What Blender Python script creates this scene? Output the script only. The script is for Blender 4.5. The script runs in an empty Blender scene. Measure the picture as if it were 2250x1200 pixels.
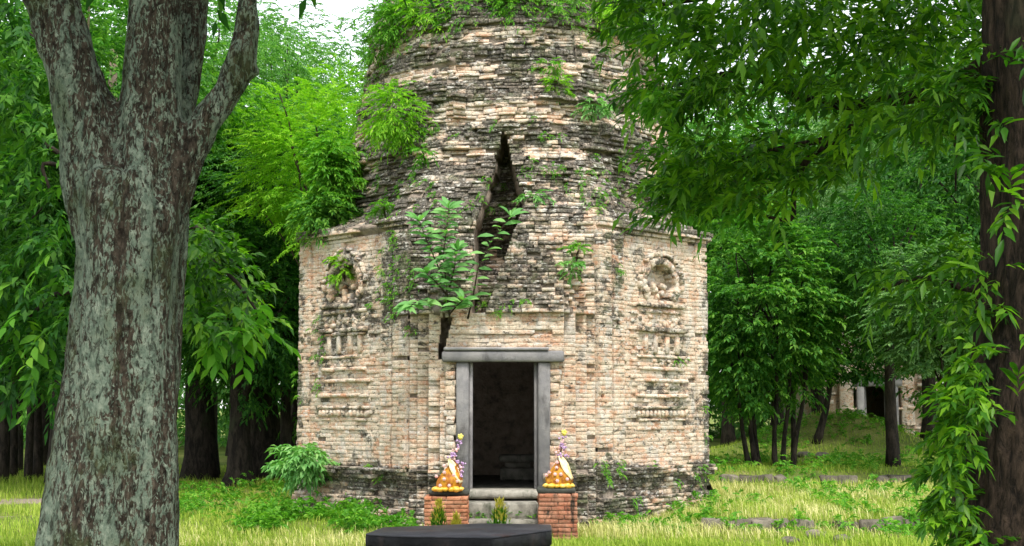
import bpy, math, random
import numpy as np
from mathutils import Vector, noise

# ------------------------------------------------------------------ camera, sky, sun, exposure
scene = bpy.context.scene
COL = scene.collection
FPX = 2920.0                                  # focal length in pixels of the 2250 px wide photograph
PITCH = math.atan2(290.0, FPX)
CAM = Vector((0.15, -24.05, 1.88))
cam_data = bpy.data.cameras.new('camera')
cam_data.sensor_width = 36.0
cam_data.lens = FPX / 2250.0 * 36.0
cam_data.clip_end = 2000.0
cam = bpy.data.objects.new('camera', cam_data)
COL.objects.link(cam)
cam.location = CAM
cam.rotation_euler = (math.radians(90) + PITCH, 0, 0)
scene.camera = cam

SUN_EL, SUN_AZ = math.radians(60), math.radians(168)      # behind the camera, a little to the right
world = bpy.data.worlds.new('World')
scene.world = world
world.use_nodes = True
wn, wl = world.node_tree.nodes, world.node_tree.links
wn.clear()
sky = wn.new('ShaderNodeTexSky')
sky.sky_type = 'NISHITA'
sky.sun_disc = False
sky.sun_elevation = SUN_EL
sky.sun_rotation = SUN_AZ
sky.dust_density = 1.0
hs = wn.new('ShaderNodeHueSaturation')
hs.inputs['Saturation'].default_value = 0.22             # an overcast, white sky
bg = wn.new('ShaderNodeBackground')
bg.inputs['Strength'].default_value = 0.14
wo = wn.new('ShaderNodeOutputWorld')
wl.new(sky.outputs[0], hs.inputs['Color'])
wl.new(hs.outputs[0], bg.inputs['Color'])
wl.new(bg.outputs[0], wo.inputs['Surface'])
sun_data = bpy.data.lights.new('sun', 'SUN')
sun_data.energy = 1.5
sun_data.angle = math.radians(14)
sun_data.color = (1.0, 0.95, 0.87)
sun = bpy.data.objects.new('sun', sun_data)
COL.objects.link(sun)
# the lamp shines along -Z; point it from the sun's direction
sd = Vector((math.sin(math.radians(12)) * math.cos(SUN_EL), -math.cos(math.radians(12)) * math.cos(SUN_EL), math.sin(SUN_EL)))
sun.rotation_euler = sd.to_track_quat('Z', 'Y').to_euler()
sun.location = (0, 0, 30)
vs = scene.view_settings
vs.view_transform = 'Standard'
vs.look = 'None'
vs.exposure = 1.62
vs.gamma = 1.0
vs.use_curve_mapping = False
scene.cycles.use_denoising = True
scene.cycles.max_bounces = 6
scene.cycles.diffuse_bounces = 3
scene.cycles.transmission_bounces = 3
scene.cycles.transparent_max_bounces = 4
scene.cycles.caustics_reflective = False
scene.cycles.caustics_refractive = False
scene.cycles.sample_clamp_indirect = 6.0

RNG = np.random.default_rng(7)
random.seed(7)
FWD = Vector((0, math.cos(PITCH), math.sin(PITCH)))
UPV = Vector((0, -math.sin(PITCH), math.cos(PITCH)))


def at(u, v, d):
    """World point d metres in front of the camera (along y) that the photograph shows at pixel (u, v)."""
    r = FWD * FPX + Vector((1, 0, 0)) * (u - 1125.0) + UPV * (600.0 - v)
    return CAM + r * (d / r.y)


def pix(p):
    q = Vector(p) - CAM
    z = q.dot(FWD)
    return 1125.0 + FPX * q.x / z, 600.0 - FPX * q.dot(UPV) / z


def inside(poly, u, v):
    c = False
    j = len(poly) - 1
    for i in range(len(poly)):
        (x1, y1), (x2, y2) = poly[i], poly[j]
        if (y1 > v) != (y2 > v) and u < (x2 - x1) * (v - y1) / (y2 - y1) + x1:
            c = not c
        j = i
    return c


def sstep(a, b, x):
    t = min(1.0, max(0.0, (x - a) / (b - a)))
    return t * t * (3 - 2 * t)


def nz(x, y, z, s=1.0):
    return noise.noise((x * s, y * s, z * s))


# ------------------------------------------------------------------ object helpers
def link(o, parent=None):
    COL.objects.link(o)
    if parent:
        o.parent = parent
    return o


def empty(name, loc=(0, 0, 0), parent=None):
    o = bpy.data.objects.new(name, None)
    o.empty_display_size = 0.2
    o.location = loc
    return link(o, parent)


def tag(o, label=None, cat=None, group=None, kind=None):
    for k, v in (('label', label), ('category', cat), ('group', group), ('kind', kind)):
        if v:
            o[k] = v
    return o


def np_mesh(name, verts, faces, mat=None, smooth=False, attrs=None):
    """faces: an int array (n, 3|4) or a list of such arrays."""
    me = bpy.data.meshes.new(name)
    if not isinstance(faces, (list, tuple)):
        faces = [faces]
    faces = [np.asarray(f, dtype=np.int32) for f in faces if len(f)]
    verts = np.asarray(verts, dtype=np.float32)
    me.vertices.add(len(verts))
    me.vertices.foreach_set('co', verts.ravel())
    loops = np.concatenate([f.ravel() for f in faces])
    tot = np.concatenate([np.full(len(f), f.shape[1], dtype=np.int32) for f in faces])
    start = np.concatenate([[0], np.cumsum(tot)[:-1]]).astype(np.int32)
    me.loops.add(len(loops))
    me.loops.foreach_set('vertex_index', loops)
    me.polygons.add(len(tot))
    me.polygons.foreach_set('loop_start', start)
    me.polygons.foreach_set('loop_total', tot)
    if smooth:
        me.polygons.foreach_set('use_smooth', np.ones(len(tot), dtype=bool))
    if attrs:
        for k, a in attrs.items():
            at_ = me.attributes.new(k, 'FLOAT', 'POINT')
            at_.data.foreach_set('value', np.asarray(a, dtype=np.float32))
    me.update(calc_edges=True)
    me.validate(verbose=False)
    if mat:
        me.materials.append(mat)
    return me


class MB:
    """Collects shapes into one mesh."""

    def __init__(s):
        s.v, s.f3, s.f4, s.a = [], [], [], []

    def add(s, verts, quads=(), tris=(), grime=0.0):
        b = len(s.v)
        s.v.extend([tuple(v) for v in verts])
        s.f4.extend([tuple(i + b for i in q) for q in quads])
        s.f3.extend([tuple(i + b for i in t) for t in tris])
        s.a.extend(grime if hasattr(grime, '__len__') else [grime] * len(verts))

    def box(s, c, size, rz=0.0, bev=0.012, jit=0.0, rx=0.0, grime=0.0, roll=0.0):
        """A box with chamfered edges (24 vertices), optionally a little irregular."""
        hx, hy, hz = size[0] / 2, size[1] / 2, size[2] / 2
        bev = min(bev, hx * .5, hy * .5, hz * .5)
        vs_, idx = [], {}
        for sx in (-1, 1):
            for sy in (-1, 1):
                for sz in (-1, 1):
                    j = [random.uniform(-jit, jit) for _ in range(3)]
                    for ax in range(3):
                        p = [sx * (hx - bev), sy * (hy - bev), sz * (hz - bev)]
                        p[ax] = (sx * hx, sy * hy, sz * hz)[ax]
                        p = [p[i] + j[i] for i in range(3)]
                        idx[(sx, sy, sz, ax)] = len(vs_)
                        vs_.append(p)
        q, t = [], []
        for ax in range(3):
            o1, o2 = [(1, 2), (2, 0), (0, 1)][ax]
            for sgn in (-1, 1):
                ring = []
                for a_, b_ in ((-1, -1), (1, -1), (1, 1), (-1, 1)):
                    k = [0, 0, 0]
                    k[ax], k[o1], k[o2] = sgn, a_, b_
                    ring.append(idx[(k[0], k[1], k[2], ax)])
                q.append(ring if sgn > 0 else ring[::-1])
            for a_ in (-1, 1):
                for b_ in (-1, 1):
                    k0, k1 = [0, 0, 0], [0, 0, 0]
                    k0[o1], k0[o2], k0[ax] = a_, b_, -1
                    k1[o1], k1[o2], k1[ax] = a_, b_, 1
                    f = [idx[(*k0, o1)], idx[(*k1, o1)], idx[(*k1, o2)], idx[(*k0, o2)]]
                    q.append(f if a_ * b_ < 0 else f[::-1])
        for sx in (-1, 1):
            for sy in (-1, 1):
                for sz in (-1, 1):
                    f = [idx[(sx, sy, sz, 0)], idx[(sx, sy, sz, 1)], idx[(sx, sy, sz, 2)]]
                    t.append(f if sx * sy * sz > 0 else f[::-1])
        cz, sn = math.cos(rz), math.sin(rz)
        cx_, sx_ = math.cos(rx), math.sin(rx)
        out = []
        cr, sr = math.cos(roll), math.sin(roll)
        for x, y, z in vs_:
            x, z = x * cr - z * sr, x * sr + z * cr
            y, z = y * cx_ - z * sx_, y * sx_ + z * cx_
            out.append((c[0] + x * cz - y * sn, c[1] + x * sn + y * cz, c[2] + z))
        s.add(out, q, t, grime)

    def tube(s, pts, radii, n=10, cap=True, wob=0.0, grime=0.0):
        pts = [Vector(p) for p in pts]
        m = len(pts)
        ref = Vector((0.0, 1.0, 0.0)) if abs((pts[-1] - pts[0]).normalized().y) < 0.9 else Vector((1, 0, 0))
        vs_, q, t = [], [], []
        for i, p in enumerate(pts):
            tg = (pts[min(i + 1, m - 1)] - pts[max(i - 1, 0)]).normalized()
            a_ = tg.cross(ref)
            a_ = a_.normalized() if a_.length > 1e-4 else Vector((1, 0, 0))
            b_ = tg.cross(a_).normalized()
            for k in range(n):
                th = 2 * math.pi * k / n
                r = radii[i]
                if wob:
                    r *= 1 + wob * nz(math.cos(th) * 1.3 + p.x, math.sin(th) * 1.3 + p.y, p.z * 0.8)
                vs_.append(p + a_ * (r * math.cos(th)) + b_ * (r * math.sin(th)))
        for i in range(m - 1):
            for k in range(n):
                k2 = (k + 1) % n
                q.append((i * n + k, i * n + k2, (i + 1) * n + k2, (i + 1) * n + k))
        if cap:
            vs_.append(pts[0]); vs_.append(pts[-1])
            c0, c1 = len(vs_) - 2, len(vs_) - 1
            for k in range(n):
                k2 = (k + 1) % n
                t.append((c0, k2, k))
                t.append((c1, (m - 1) * n + k, (m - 1) * n + k2))
        s.add(vs_, q, t, grime)

    def ball(s, c, r, n=8, m=6, sq=(1, 1, 1), jit=0.0, grime=0.0):
        vs_, q, t = [], [], []
        for i in range(1, m):
            ph = math.pi * i / m
            for k in range(n):
                th = 2 * math.pi * k / n
                j = 1 + random.uniform(-jit, jit)
                vs_.append((c[0] + r * sq[0] * j * math.sin(ph) * math.cos(th), c[1] + r * sq[1] * j * math.sin(ph) * math.sin(th), c[2] + r * sq[2] * j * math.cos(ph)))
        vs_.append((c[0], c[1], c[2] + r * sq[2])); vs_.append((c[0], c[1], c[2] - r * sq[2]))
        a_, b_ = len(vs_) - 2, len(vs_) - 1
        for i in range(m - 2):
            for k in range(n):
                k2 = (k + 1) % n
                q.append((i * n + k, (i + 1) * n + k, (i + 1) * n + k2, i * n + k2))
        for k in range(n):
            k2 = (k + 1) % n
            t.append((a_, k, k2))
            t.append((b_, (m - 2) * n + k2, (m - 2) * n + k))
        s.add(vs_, q, t, grime)

    def mesh(s, name, mat, smooth=False):
        fs = []
        if s.f4: fs.append(np.array(s.f4))
        if s.f3: fs.append(np.array(s.f3))
        return np_mesh(name, np.array(s.v), fs, mat, smooth, {'grime': s.a})

    def build(s, name, mat, parent=None, smooth=False):
        return link(bpy.data.objects.new(name, s.mesh(name, mat, smooth)), parent)


# ------------------------------------------------------------------ materials
class NT:
    def __init__(s, name):
        s.m = bpy.data.materials.new(name)
        s.m.use_nodes = True
        s.t = s.m.node_tree
        s.t.nodes.clear()
        s.out = s.n('ShaderNodeOutputMaterial')

    def n(s, kind, **kw):
        nd = s.t.nodes.new(kind)
        for k, v in kw.items():
            setattr(nd, k, v)
        return nd

    def l(s, a, b):
        s.t.links.new(a, b)

    def val(s, sock, v):
        if hasattr(v, 'is_output'):
            s.l(v, sock)
        else:
            sock.default_value = v

    def pos(s, scale=(1, 1, 1), obj=False):
        src = s.n('ShaderNodeTexCoord').outputs['Object'] if obj else s.n('ShaderNodeNewGeometry').outputs['Position']
        mp = s.n('ShaderNodeMapping')
        mp.inputs['Scale'].default_value = scale
        s.l(src, mp.inputs['Vector'])
        return mp.outputs[0]

    def noise(s, vec, scale, detail=4, rough=0.55, dist=0.0):
        nd = s.n('ShaderNodeTexNoise')
        s.l(vec, nd.inputs['Vector'])
        nd.inputs['Scale'].default_value = scale
        nd.inputs['Detail'].default_value = detail
        nd.inputs['Roughness'].default_value = rough
        nd.inputs['Distortion'].default_value = dist
        return nd.outputs['Fac']

    def math(s, op, a, b=0.0, c=0.0):
        nd = s.n('ShaderNodeMath', operation=op)
        s.val(nd.inputs[0], a); s.val(nd.inputs[1], b); s.val(nd.inputs[2], c)
        return nd.outputs[0]

    def ramp(s, x, a, b, lo=0.0, hi=1.0):
        nd = s.n('ShaderNodeMapRange', interpolation_type='SMOOTHSTEP')
        s.val(nd.inputs[0], x)
        for i, v in ((1, a), (2, b), (3, lo), (4, hi)):
            nd.inputs[i].default_value = v
        return nd.outputs[0]

    def mix(s, f, a, b, mode='MIX'):
        nd = s.n('ShaderNodeMix', data_type='RGBA', blend_type=mode)
        s.val(nd.inputs[0], f)
        for sock, v in ((nd.inputs[6], a), (nd.inputs[7], b)):
            if hasattr(v, 'is_output'):
                s.l(v, sock)
            else:
                sock.default_value = (*v, 1.0)
        return nd.outputs[2]

    def cramp(s, x, stops, interp='LINEAR'):
        nd = s.n('ShaderNodeValToRGB')
        nd.color_ramp.interpolation = interp
        el = nd.color_ramp.elements
        while len(el) < len(stops):
            el.new(0.5)
        for e, (p, c) in zip(el, stops):
            e.position = p
            e.color = (*c, 1.0)
        s.val(nd.inputs[0], x)
        return nd.outputs[0]

    def attr(s, name):
        nd = s.n('ShaderNodeAttribute', attribute_name=name)
        return nd.outputs['Fac']

    def bump(s, h, strength, dist=0.02):
        nd = s.n('ShaderNodeBump')
        nd.inputs['Strength'].default_value = strength
        nd.inputs['Distance'].default_value = dist
        s.l(h, nd.inputs['Height'])
        return nd.outputs[0]

    def bsdf(s, col, rough=0.9, spec=0.2, normal=None, **kw):
        p = s.n('ShaderNodeBsdfPrincipled')
        if hasattr(col, 'is_output'):
            s.l(col, p.inputs['Base Color'])
        else:
            p.inputs['Base Color'].default_value = (*col, 1.0)
        s.val(p.inputs['Roughness'], rough)
        p.inputs['Specular IOR Level'].default_value = spec
        for k, v in kw.items():
            p.inputs[k].default_value = v
        if normal:
            s.l(normal, p.inputs['Normal'])
        s.l(p.outputs[0], s.out.inputs['Surface'])
        return p


def brick_material(name):
    t = NT(name)
    P = t.pos()
    isl = t.n('ShaderNodeNewGeometry').outputs['Random Per Island']
    obr = t.n('ShaderNodeObjectInfo').outputs['Random']
    rnd = t.math('FRACT', t.math('ADD', isl, obr))
    big = t.noise(P, 1.1, 5, 0.62)
    mid = t.noise(P, 6.0, 6, 0.65)
    fine = t.noise(P, 30.0, 6, 0.7)
    # fired clay seen through worn pale stucco
    clay = t.cramp(rnd, [(0.0, (0.47, 0.36, 0.25)), (0.25, (0.54, 0.43, 0.31)), (0.5, (0.52, 0.37, 0.255)), (0.72, (0.56, 0.46, 0.35)),
                         (0.9, (0.47, 0.29, 0.185)), (1.0, (0.43, 0.20, 0.11))])
    stucco = t.cramp(t.math('ADD', t.math('MULTIPLY', mid, 0.6), t.math('MULTIPLY', fine, 0.4)), [(0.30, (0.38, 0.305, 0.225)), (0.48, (0.575, 0.475, 0.36)), (0.68, (0.67, 0.595, 0.485))])
    cover = t.ramp(t.math('ADD', big, t.math('MULTIPLY', mid, 0.7)), 0.66, 0.92)
    col = t.mix(t.math('MULTIPLY', cover, 0.92), clay, stucco)
    # orange where the stucco fell
    org = t.ramp(t.math('ADD', t.noise(t.pos((1.0, 1.0, 2.0)), 3.2, 9, 0.74, 0.6), t.math('MULTIPLY', rnd, 0.07)), 0.50, 0.61)
    gz = t.ramp(t.attr('grime'), 0.25, 0.65, 0.66, 0.22)
    col = t.mix(t.math('MULTIPLY', org, gz), col, t.mix(t.ramp(mid, 0.35, 0.65), (0.48, 0.205, 0.10), (0.60, 0.40, 0.255)))
    # grey weathering film
    gw = t.ramp(t.noise(t.pos((1.8, 1.8, 0.8)), 2.4, 9, 0.72), 0.50, 0.61)
    col = t.mix(t.math('MULTIPLY', gw, 0.66), col, t.mix(mid, (0.33, 0.31, 0.275), (0.60, 0.57, 0.51)))
    spk = t.ramp(t.noise(P, 40.0, 6, 0.8), 0.34, 0.60, 0.72, 1.20)
    hsv = t.n('ShaderNodeHueSaturation')
    hsv.inputs['Saturation'].default_value = 0.95
    t.l(col, hsv.inputs['Color']); t.l(spk, hsv.inputs['Value'])
    col = hsv.outputs[0]
    # black algae, grey lichen, moss
    g = t.attr('grime')
    n1 = t.noise(t.pos((1.0, 1.0, 1.5)), 3.4, 10, 0.74, 0.3)
    gm = t.ramp(t.math('ADD', g, t.math('MULTIPLY', t.math('SUBTRACT', n1, 0.5), 2.1)), 0.36, 0.58)
    gm = t.math('MULTIPLY', gm, t.ramp(fine, 0.35, 0.70, 1.0, 0.70))
    dirt = t.cramp(t.noise(P, 15.0, 6, 0.7), [(0.32, (0.022, 0.021, 0.019)), (0.5, (0.06, 0.056, 0.048)), (0.62, (0.13, 0.12, 0.10)), (0.75, (0.26, 0.24, 0.20))])
    mossy = t.ramp(t.noise(P, 2.6, 6, 0.65), 0.49, 0.61)
    dirt = t.mix(t.math('MULTIPLY', mossy, 0.7), dirt, t.mix(fine, (0.035, 0.055, 0.018), (0.085, 0.11, 0.04)))
    col = t.mix(gm, col, dirt)
    # pale lichen
    n3 = t.noise(t.pos((1.0, 1.0, 2.4)), 9.0, 6, 0.7)
    lm = t.ramp(t.math('ADD', n3, t.math('MULTIPLY', rnd, 0.12)), 0.64, 0.69)
    col = t.mix(t.math('MULTIPLY', lm, 0.75), col, (0.60, 0.575, 0.52))
    # pits and put-holes
    pit = t.ramp(t.noise(t.pos((1.0, 1.0, 1.7)), 14.0, 4, 0.6), 0.635, 0.67)
    pit = t.math('MAXIMUM', pit, t.ramp(t.noise(t.pos((1.0, 1.0, 2.2)), 30.0, 4, 0.6), 0.645, 0.69))
    col = t.mix(t.math('MULTIPLY', pit, 0.85), col, (0.05, 0.042, 0.035))
    h = t.math('ADD', t.math('MULTIPLY', t.noise(P, 75.0, 4, 0.65), 0.4), t.math('SUBTRACT', t.math('ADD', fine, mid), t.math('MULTIPLY', pit, 1.2)))
    t.bsdf(col, 0.95, 0.08, t.bump(h, 0.8, 0.022))
    return t.m


def core_material():
    t = NT('wall_core_mortar')
    P = t.pos()
    n = t.noise(P, 6.0, 6, 0.65)
    col = t.cramp(n, [(0.3, (0.10, 0.085, 0.07)), (0.5, (0.27, 0.22, 0.175)), (0.7, (0.38, 0.32, 0.25))])
    t.bsdf(col, 0.95, 0.1, t.bump(t.noise(P, 22.0, 6, 0.7), 0.9, 0.04))
    return t.m


def stone_material(name, a, b, c=(0.06, 0.06, 0.055), scale=5.0, rough=0.85, stain=0.5):
    t = NT(name)
    P = t.pos()
    n = t.noise(P, scale, 6, 0.62)
    col = t.mix(t.ramp(n, 0.3, 0.7), a, b)
    s_ = t.ramp(t.noise(t.pos((1, 1, 0.35)), scale * 0.9, 6, 0.65, 0.4), 0.52, 0.68)
    col = t.mix(t.math('MULTIPLY', s_, stain), col, c)
    hv = t.n('ShaderNodeHueSaturation')
    t.l(col, hv.inputs['Color'])
    t.l(t.ramp(t.n('ShaderNodeObjectInfo').outputs['Random'], 0.0, 1.0, 0.72, 1.18), hv.inputs['Value'])
    col = hv.outputs[0]
    t.bsdf(col, rough, 0.10, t.bump(t.noise(P, scale * 5, 8, 0.75), 0.7, 0.025))
    return t.m


def leaf_material(name, a, b, c, trans=0.42, rough=0.55, spec=0.16, hue=None):
    """a: deep, b: usual, c: young leaf colour."""
    t = NT(name)
    isl = t.n('ShaderNodeNewGeometry').outputs['Random Per Island']
    oi = t.n('ShaderNodeObjectInfo')
    big = t.noise(t.pos(), 0.55, 3, 0.6)
    x = t.math('ADD', t.math('MULTIPLY', t.math('FRACT', t.math('ADD', isl, oi.outputs['Random'])), 0.55), t.math('MULTIPLY', big, 0.75))
    col = t.cramp(x, [(0.25, a), (0.62, b), (0.95, c)])
    p = t.n('ShaderNodeBsdfPrincipled')
    t.l(col, p.inputs['Base Color'])
    p.inputs['Roughness'].default_value = rough
    p.inputs['Specular IOR Level'].default_value = spec
    tr = t.n('ShaderNodeBsdfTranslucent')
    tc = t.mix(1.0, col, (1.1, 1.4, 0.55), 'MULTIPLY')
    t.l(tc, tr.inputs['Color'])
    mx = t.n('ShaderNodeMixShader')
    mx.inputs[0].default_value = trans
    t.l(p.outputs[0], mx.inputs[1]); t.l(tr.outputs[0], mx.inputs[2])
    t.l(mx.outputs[0], t.out.inputs['Surface'])
    return t.m


def lichen_bark():
    t = NT('lichen_bark')
    P = t.pos((1, 1, 0.42), obj=True)
    P2 = t.pos((1, 1, 0.7), obj=True)
    PS = t.pos((1, 1, 0.14), obj=True)
    n1 = t.noise(P, 40.0, 6, 0.68, 0.9)
    n2 = t.noise(PS, 5.0, 5, 0.65, 0.3)
    n3 = t.noise(P2, 110.0, 4, 0.65)
    bark = t.cramp(t.noise(P, 30.0, 6, 0.7), [(0.32, (0.011, 0.010, 0.008)), (0.5, (0.040, 0.032, 0.024)), (0.7, (0.092, 0.072, 0.053))])
    lich = t.cramp(t.noise(P2, 24.0, 6, 0.72), [(0.3, (0.06, 0.085, 0.062)), (0.46, (0.115, 0.148, 0.112)), (0.64, (0.225, 0.258, 0.20)), (0.8, (0.38, 0.395, 0.33))])
    m = t.ramp(t.math('ADD', t.math('MULTIPLY', n1, 0.70), t.math('MULTIPLY', n2, 0.55)), 0.592, 0.645)
    col = t.mix(t.math('MULTIPLY', m, 0.95), bark, lich)
    moss = t.ramp(t.noise(P2, 3.0, 6, 0.65), 0.50, 0.64)
    col = t.mix(t.math('MULTIPLY', moss, 0.5), col, (0.04, 0.058, 0.02))
    crk = t.ramp(t.noise(P, 26.0, 6, 0.72, 0.6), 0.54, 0.60)
    col = t.mix(t.math('MULTIPLY', crk, 0.62), col, (0.018, 0.014, 0.011))
    h = t.math('SUBTRACT', t.math('ADD', t.math('MULTIPLY', n1, 0.8), t.math('ADD', t.math('MULTIPLY', n2, 1.0), t.math('MULTIPLY', n3, 0.4))), t.math('MULTIPLY', crk, 0.8))
    t.bsdf(col, 0.97, 0.06, t.bump(h, 0.8, 0.025))
    return t.m


def bark_material(name, a, b, stretch=0.18, scale=14.0, strength=1.0):
    t = NT(name)
    P = t.pos((1, 1, stretch), obj=True)
    n = t.noise(P, scale, 8, 0.74, 0.5)
    col = t.mix(t.ramp(n, 0.38, 0.66), a, b)
    green = t.ramp(t.noise(t.pos(), 1.7, 4, 0.6), 0.56, 0.7)
    col = t.mix(t.math('MULTIPLY', green, 0.45), col, (0.05, 0.06, 0.03))
    t.bsdf(col, 0.93, 0.15, t.bump(n, strength, 0.05))
    return t.m


def ground_material():
    t = NT('turf_ground')
    P = t.pos()
    n = t.noise(P, 0.45, 6, 0.6)
    m = t.noise(P, 3.0, 6, 0.65)
    f = t.noise(P, 24.0, 5, 0.7)
    col = t.cramp(t.math('ADD', t.math('MULTIPLY', n, 0.65), t.math('MULTIPLY', m, 0.4)),
                  [(0.38, (0.07, 0.14, 0.018)), (0.52, (0.17, 0.23, 0.04)), (0.66, (0.31, 0.31, 0.09))])
    col = t.mix(t.ramp(f, 0.4, 0.7), col, (0.10, 0.10, 0.045), 'MIX')
    e = t.ramp(t.math('ADD', t.attr('earth'), t.math('MULTIPLY', t.math('SUBTRACT', m, 0.5), 0.9)), 0.45, 0.62)
    col = t.mix(e, col, t.cramp(f, [(0.3, (0.22, 0.175, 0.13)), (0.7, (0.40, 0.34, 0.275))]))
    t.bsdf(col, 0.95, 0.1, t.bump(t.math('ADD', f, m), 0.8, 0.06))
    return t.m


def cloth_material(name, col, col2, scale=30.0, rough=0.45, spec=0.5):
    t = NT(name)
    n = t.noise(t.pos(), scale, 4, 0.6)
    t.bsdf(t.mix(t.ramp(n, 0.35, 0.65), col, col2), rough, spec, t.bump(n, 0.3, 0.01))
    return t.m


M = {}
M['brick'] = brick_material('weathered_brick')
M['core'] = core_material()
M['frame'] = stone_material('grey_door_stone', (0.20, 0.195, 0.20), (0.32, 0.305, 0.295), (0.09, 0.085, 0.082), 3.5, 0.85, 0.7)
M['step'] = stone_material('worn_step_stone', (0.16, 0.15, 0.125), (0.33, 0.31, 0.26), (0.05, 0.058, 0.036), 6.0, 0.92, 0.85)
M['greytop'] = stone_material('grey_altar_top', (0.05, 0.05, 0.058), (0.12, 0.118, 0.135), (0.13, 0.062, 0.05), 3.0, 0.42, 0.6)  # top layer in lighter bluish grey than the black slab, with reddish stains
M['laterite'] = stone_material('weathered_kerb_stone', (0.11, 0.098, 0.075), (0.21, 0.185, 0.145), (0.035, 0.038, 0.026), 5.0, 0.95, 0.8)
M['blackstone'] = stone_material('black_altar_stone', (0.010, 0.010, 0.011), (0.030, 0.029, 0.032), (0.085, 0.055, 0.048), 3.2, 0.2, 0.55)
M['capstone'] = stone_material('dark_cap_stone', (0.035, 0.036, 0.033), (0.07, 0.072, 0.06), (0.04, 0.05, 0.025), 5.0, 0.8, 0.5)
M['redbrick'] = stone_material('red_pedestal_brick', (0.36, 0.135, 0.07), (0.50, 0.25, 0.15), (0.16, 0.08, 0.05), 9.0, 0.95, 0.7)
M['redbrick2'] = stone_material('stained_pedestal_brick', (0.32, 0.115, 0.065), (0.44, 0.23, 0.15), (0.035, 0.034, 0.028), 7.0, 0.95, 1.0)
M['mortar'] = stone_material('pedestal_mortar', (0.22, 0.16, 0.12), (0.34, 0.26, 0.20), (0.08, 0.07, 0.055), 9.0, 0.95, 0.5)
M['lichenbark'] = lichen_bark()
M['darkbark'] = bark_material('dark_furrowed_bark', (0.010, 0.008, 0.006), (0.070, 0.048, 0.034), 0.30, 24.0)
M['forestbark'] = bark_material('forest_bark', (0.012, 0.010, 0.008), (0.05, 0.040, 0.030), 0.3, 9.0)
M['palebark'] = bark_material('pale_pink_bark', (0.28, 0.20, 0.15), (0.42, 0.33, 0.26), 0.4, 6.0, 0.5)
M['twig'] = bark_material('twig_bark', (0.03, 0.024, 0.016), (0.09, 0.07, 0.045), 0.5, 20.0, 0.4)
M['ground'] = ground_material()
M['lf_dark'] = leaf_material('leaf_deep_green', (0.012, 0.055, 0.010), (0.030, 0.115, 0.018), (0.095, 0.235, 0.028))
M['lf_mid'] = leaf_material('leaf_mid_green', (0.024, 0.095, 0.015), (0.058, 0.19, 0.026), (0.165, 0.34, 0.044))
M['lf_pale'] = leaf_material('leaf_pale_green', (0.045, 0.145, 0.034), (0.098, 0.255, 0.058), (0.20, 0.385, 0.085))
M['lf_grey'] = leaf_material('leaf_grey_green', (0.040, 0.115, 0.036), (0.10, 0.215, 0.072), (0.21, 0.35, 0.125))
M['lf_bright'] = leaf_material('leaf_yellow_green', (0.085, 0.24, 0.014), (0.19, 0.42, 0.024), (0.32, 0.53, 0.040), 0.45)
M['lf_near'] = leaf_material('leaf_near_green', (0.016, 0.058, 0.005), (0.042, 0.145, 0.009), (0.17, 0.34, 0.016), 0.45, 0.45, 0.25)
M['lf_sapling'] = leaf_material('leaf_sapling', (0.085, 0.235, 0.06), (0.15, 0.36, 0.10), (0.27, 0.48, 0.15), 0.35, 0.5, 0.2)
M['lf_weed'] = leaf_material('leaf_weed', (0.045, 0.16, 0.014), (0.10, 0.29, 0.028), (0.22, 0.42, 0.045))
M['grass'] = leaf_material('grass_blade_green', (0.13, 0.24, 0.022), (0.27, 0.38, 0.045), (0.46, 0.51, 0.11), 0.35, 0.6, 0.1)
M['straw'] = leaf_material('grass_blade_straw', (0.34, 0.36, 0.09), (0.54, 0.52, 0.19), (0.70, 0.63, 0.34), 0.3, 0.6, 0.1)

# ------------------------------------------------------------------ ground
def gh(x, y):
    """Ground height: a flat glade, a terrace behind the low wall on the right, a second step and a mound behind it."""
    h = 0.035 * nz(x, y, 3.1, 0.35) + 0.02 * nz(x, y, 7.7, 1.3)
    h += (0.20 + 0.10 * sstep(-4.4, 0, y)) * sstep(3.0, 3.7, x) * sstep(-4.50, -4.34, y)
    h += 0.16 * sstep(2.2, 3.3, x) * sstep(-4.4, -2.4, y) * (1 - sstep(3.0, 3.7, x))
    h += 0.22 * sstep(3.4, 4.6, x) * sstep(3.0, 3.4, y)
    h += 0.10 * sstep(-1.2, -2.4, x) * sstep(-5.5, -3.4, y)
    dx, dy = (x - 8.9) / 2.3, (y - 12.3) / 2.0
    h += 1.15 * math.exp(-(dx * dx + dy * dy))
    return h


def axis(fine, far, step):
    a = list(np.arange(-fine, fine + 1e-6, step))
    x, s = fine, step
    while x < far:
        s *= 1.35
        x += s
        a = [-x] + a + [x]
    return np.array(a)


gx, gy = axis(13.0, 420.0, 0.22), axis(13.0, 420.0, 0.22)
gy = gy + 0.0
vv, ea = [], []
for y in gy:
    for x in gx:
        vv.append((x, y, gh(x, y)))
        e = 0.75 * math.exp(-(((x + 9.0) / 1.9) ** 2 + ((y - 0.8) / 1.0) ** 2)) + 0.55 * math.exp(-(((x + 8.2) / 1.8) ** 2 + ((y + 2.6) / 0.7) ** 2))
        e += 0.5 * math.exp(-(((x + 0.2) / 1.2) ** 2 + ((y + 5.2) / 0.5) ** 2))
        ea.append(e)
nx_ = len(gx)
ii, jj = np.meshgrid(np.arange(len(gy) - 1), np.arange(nx_ - 1), indexing='ij')
b0 = (ii * nx_ + jj).ravel()
ground = link(bpy.data.objects.new('ground', np_mesh('ground', vv, np.stack([b0, b0 + 1, b0 + nx_ + 1, b0 + nx_], 1), M['ground'], True, {'earth': ea})))
tag(ground, 'grassy forest glade floor with a bare patch of earth', kind='structure')

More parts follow.
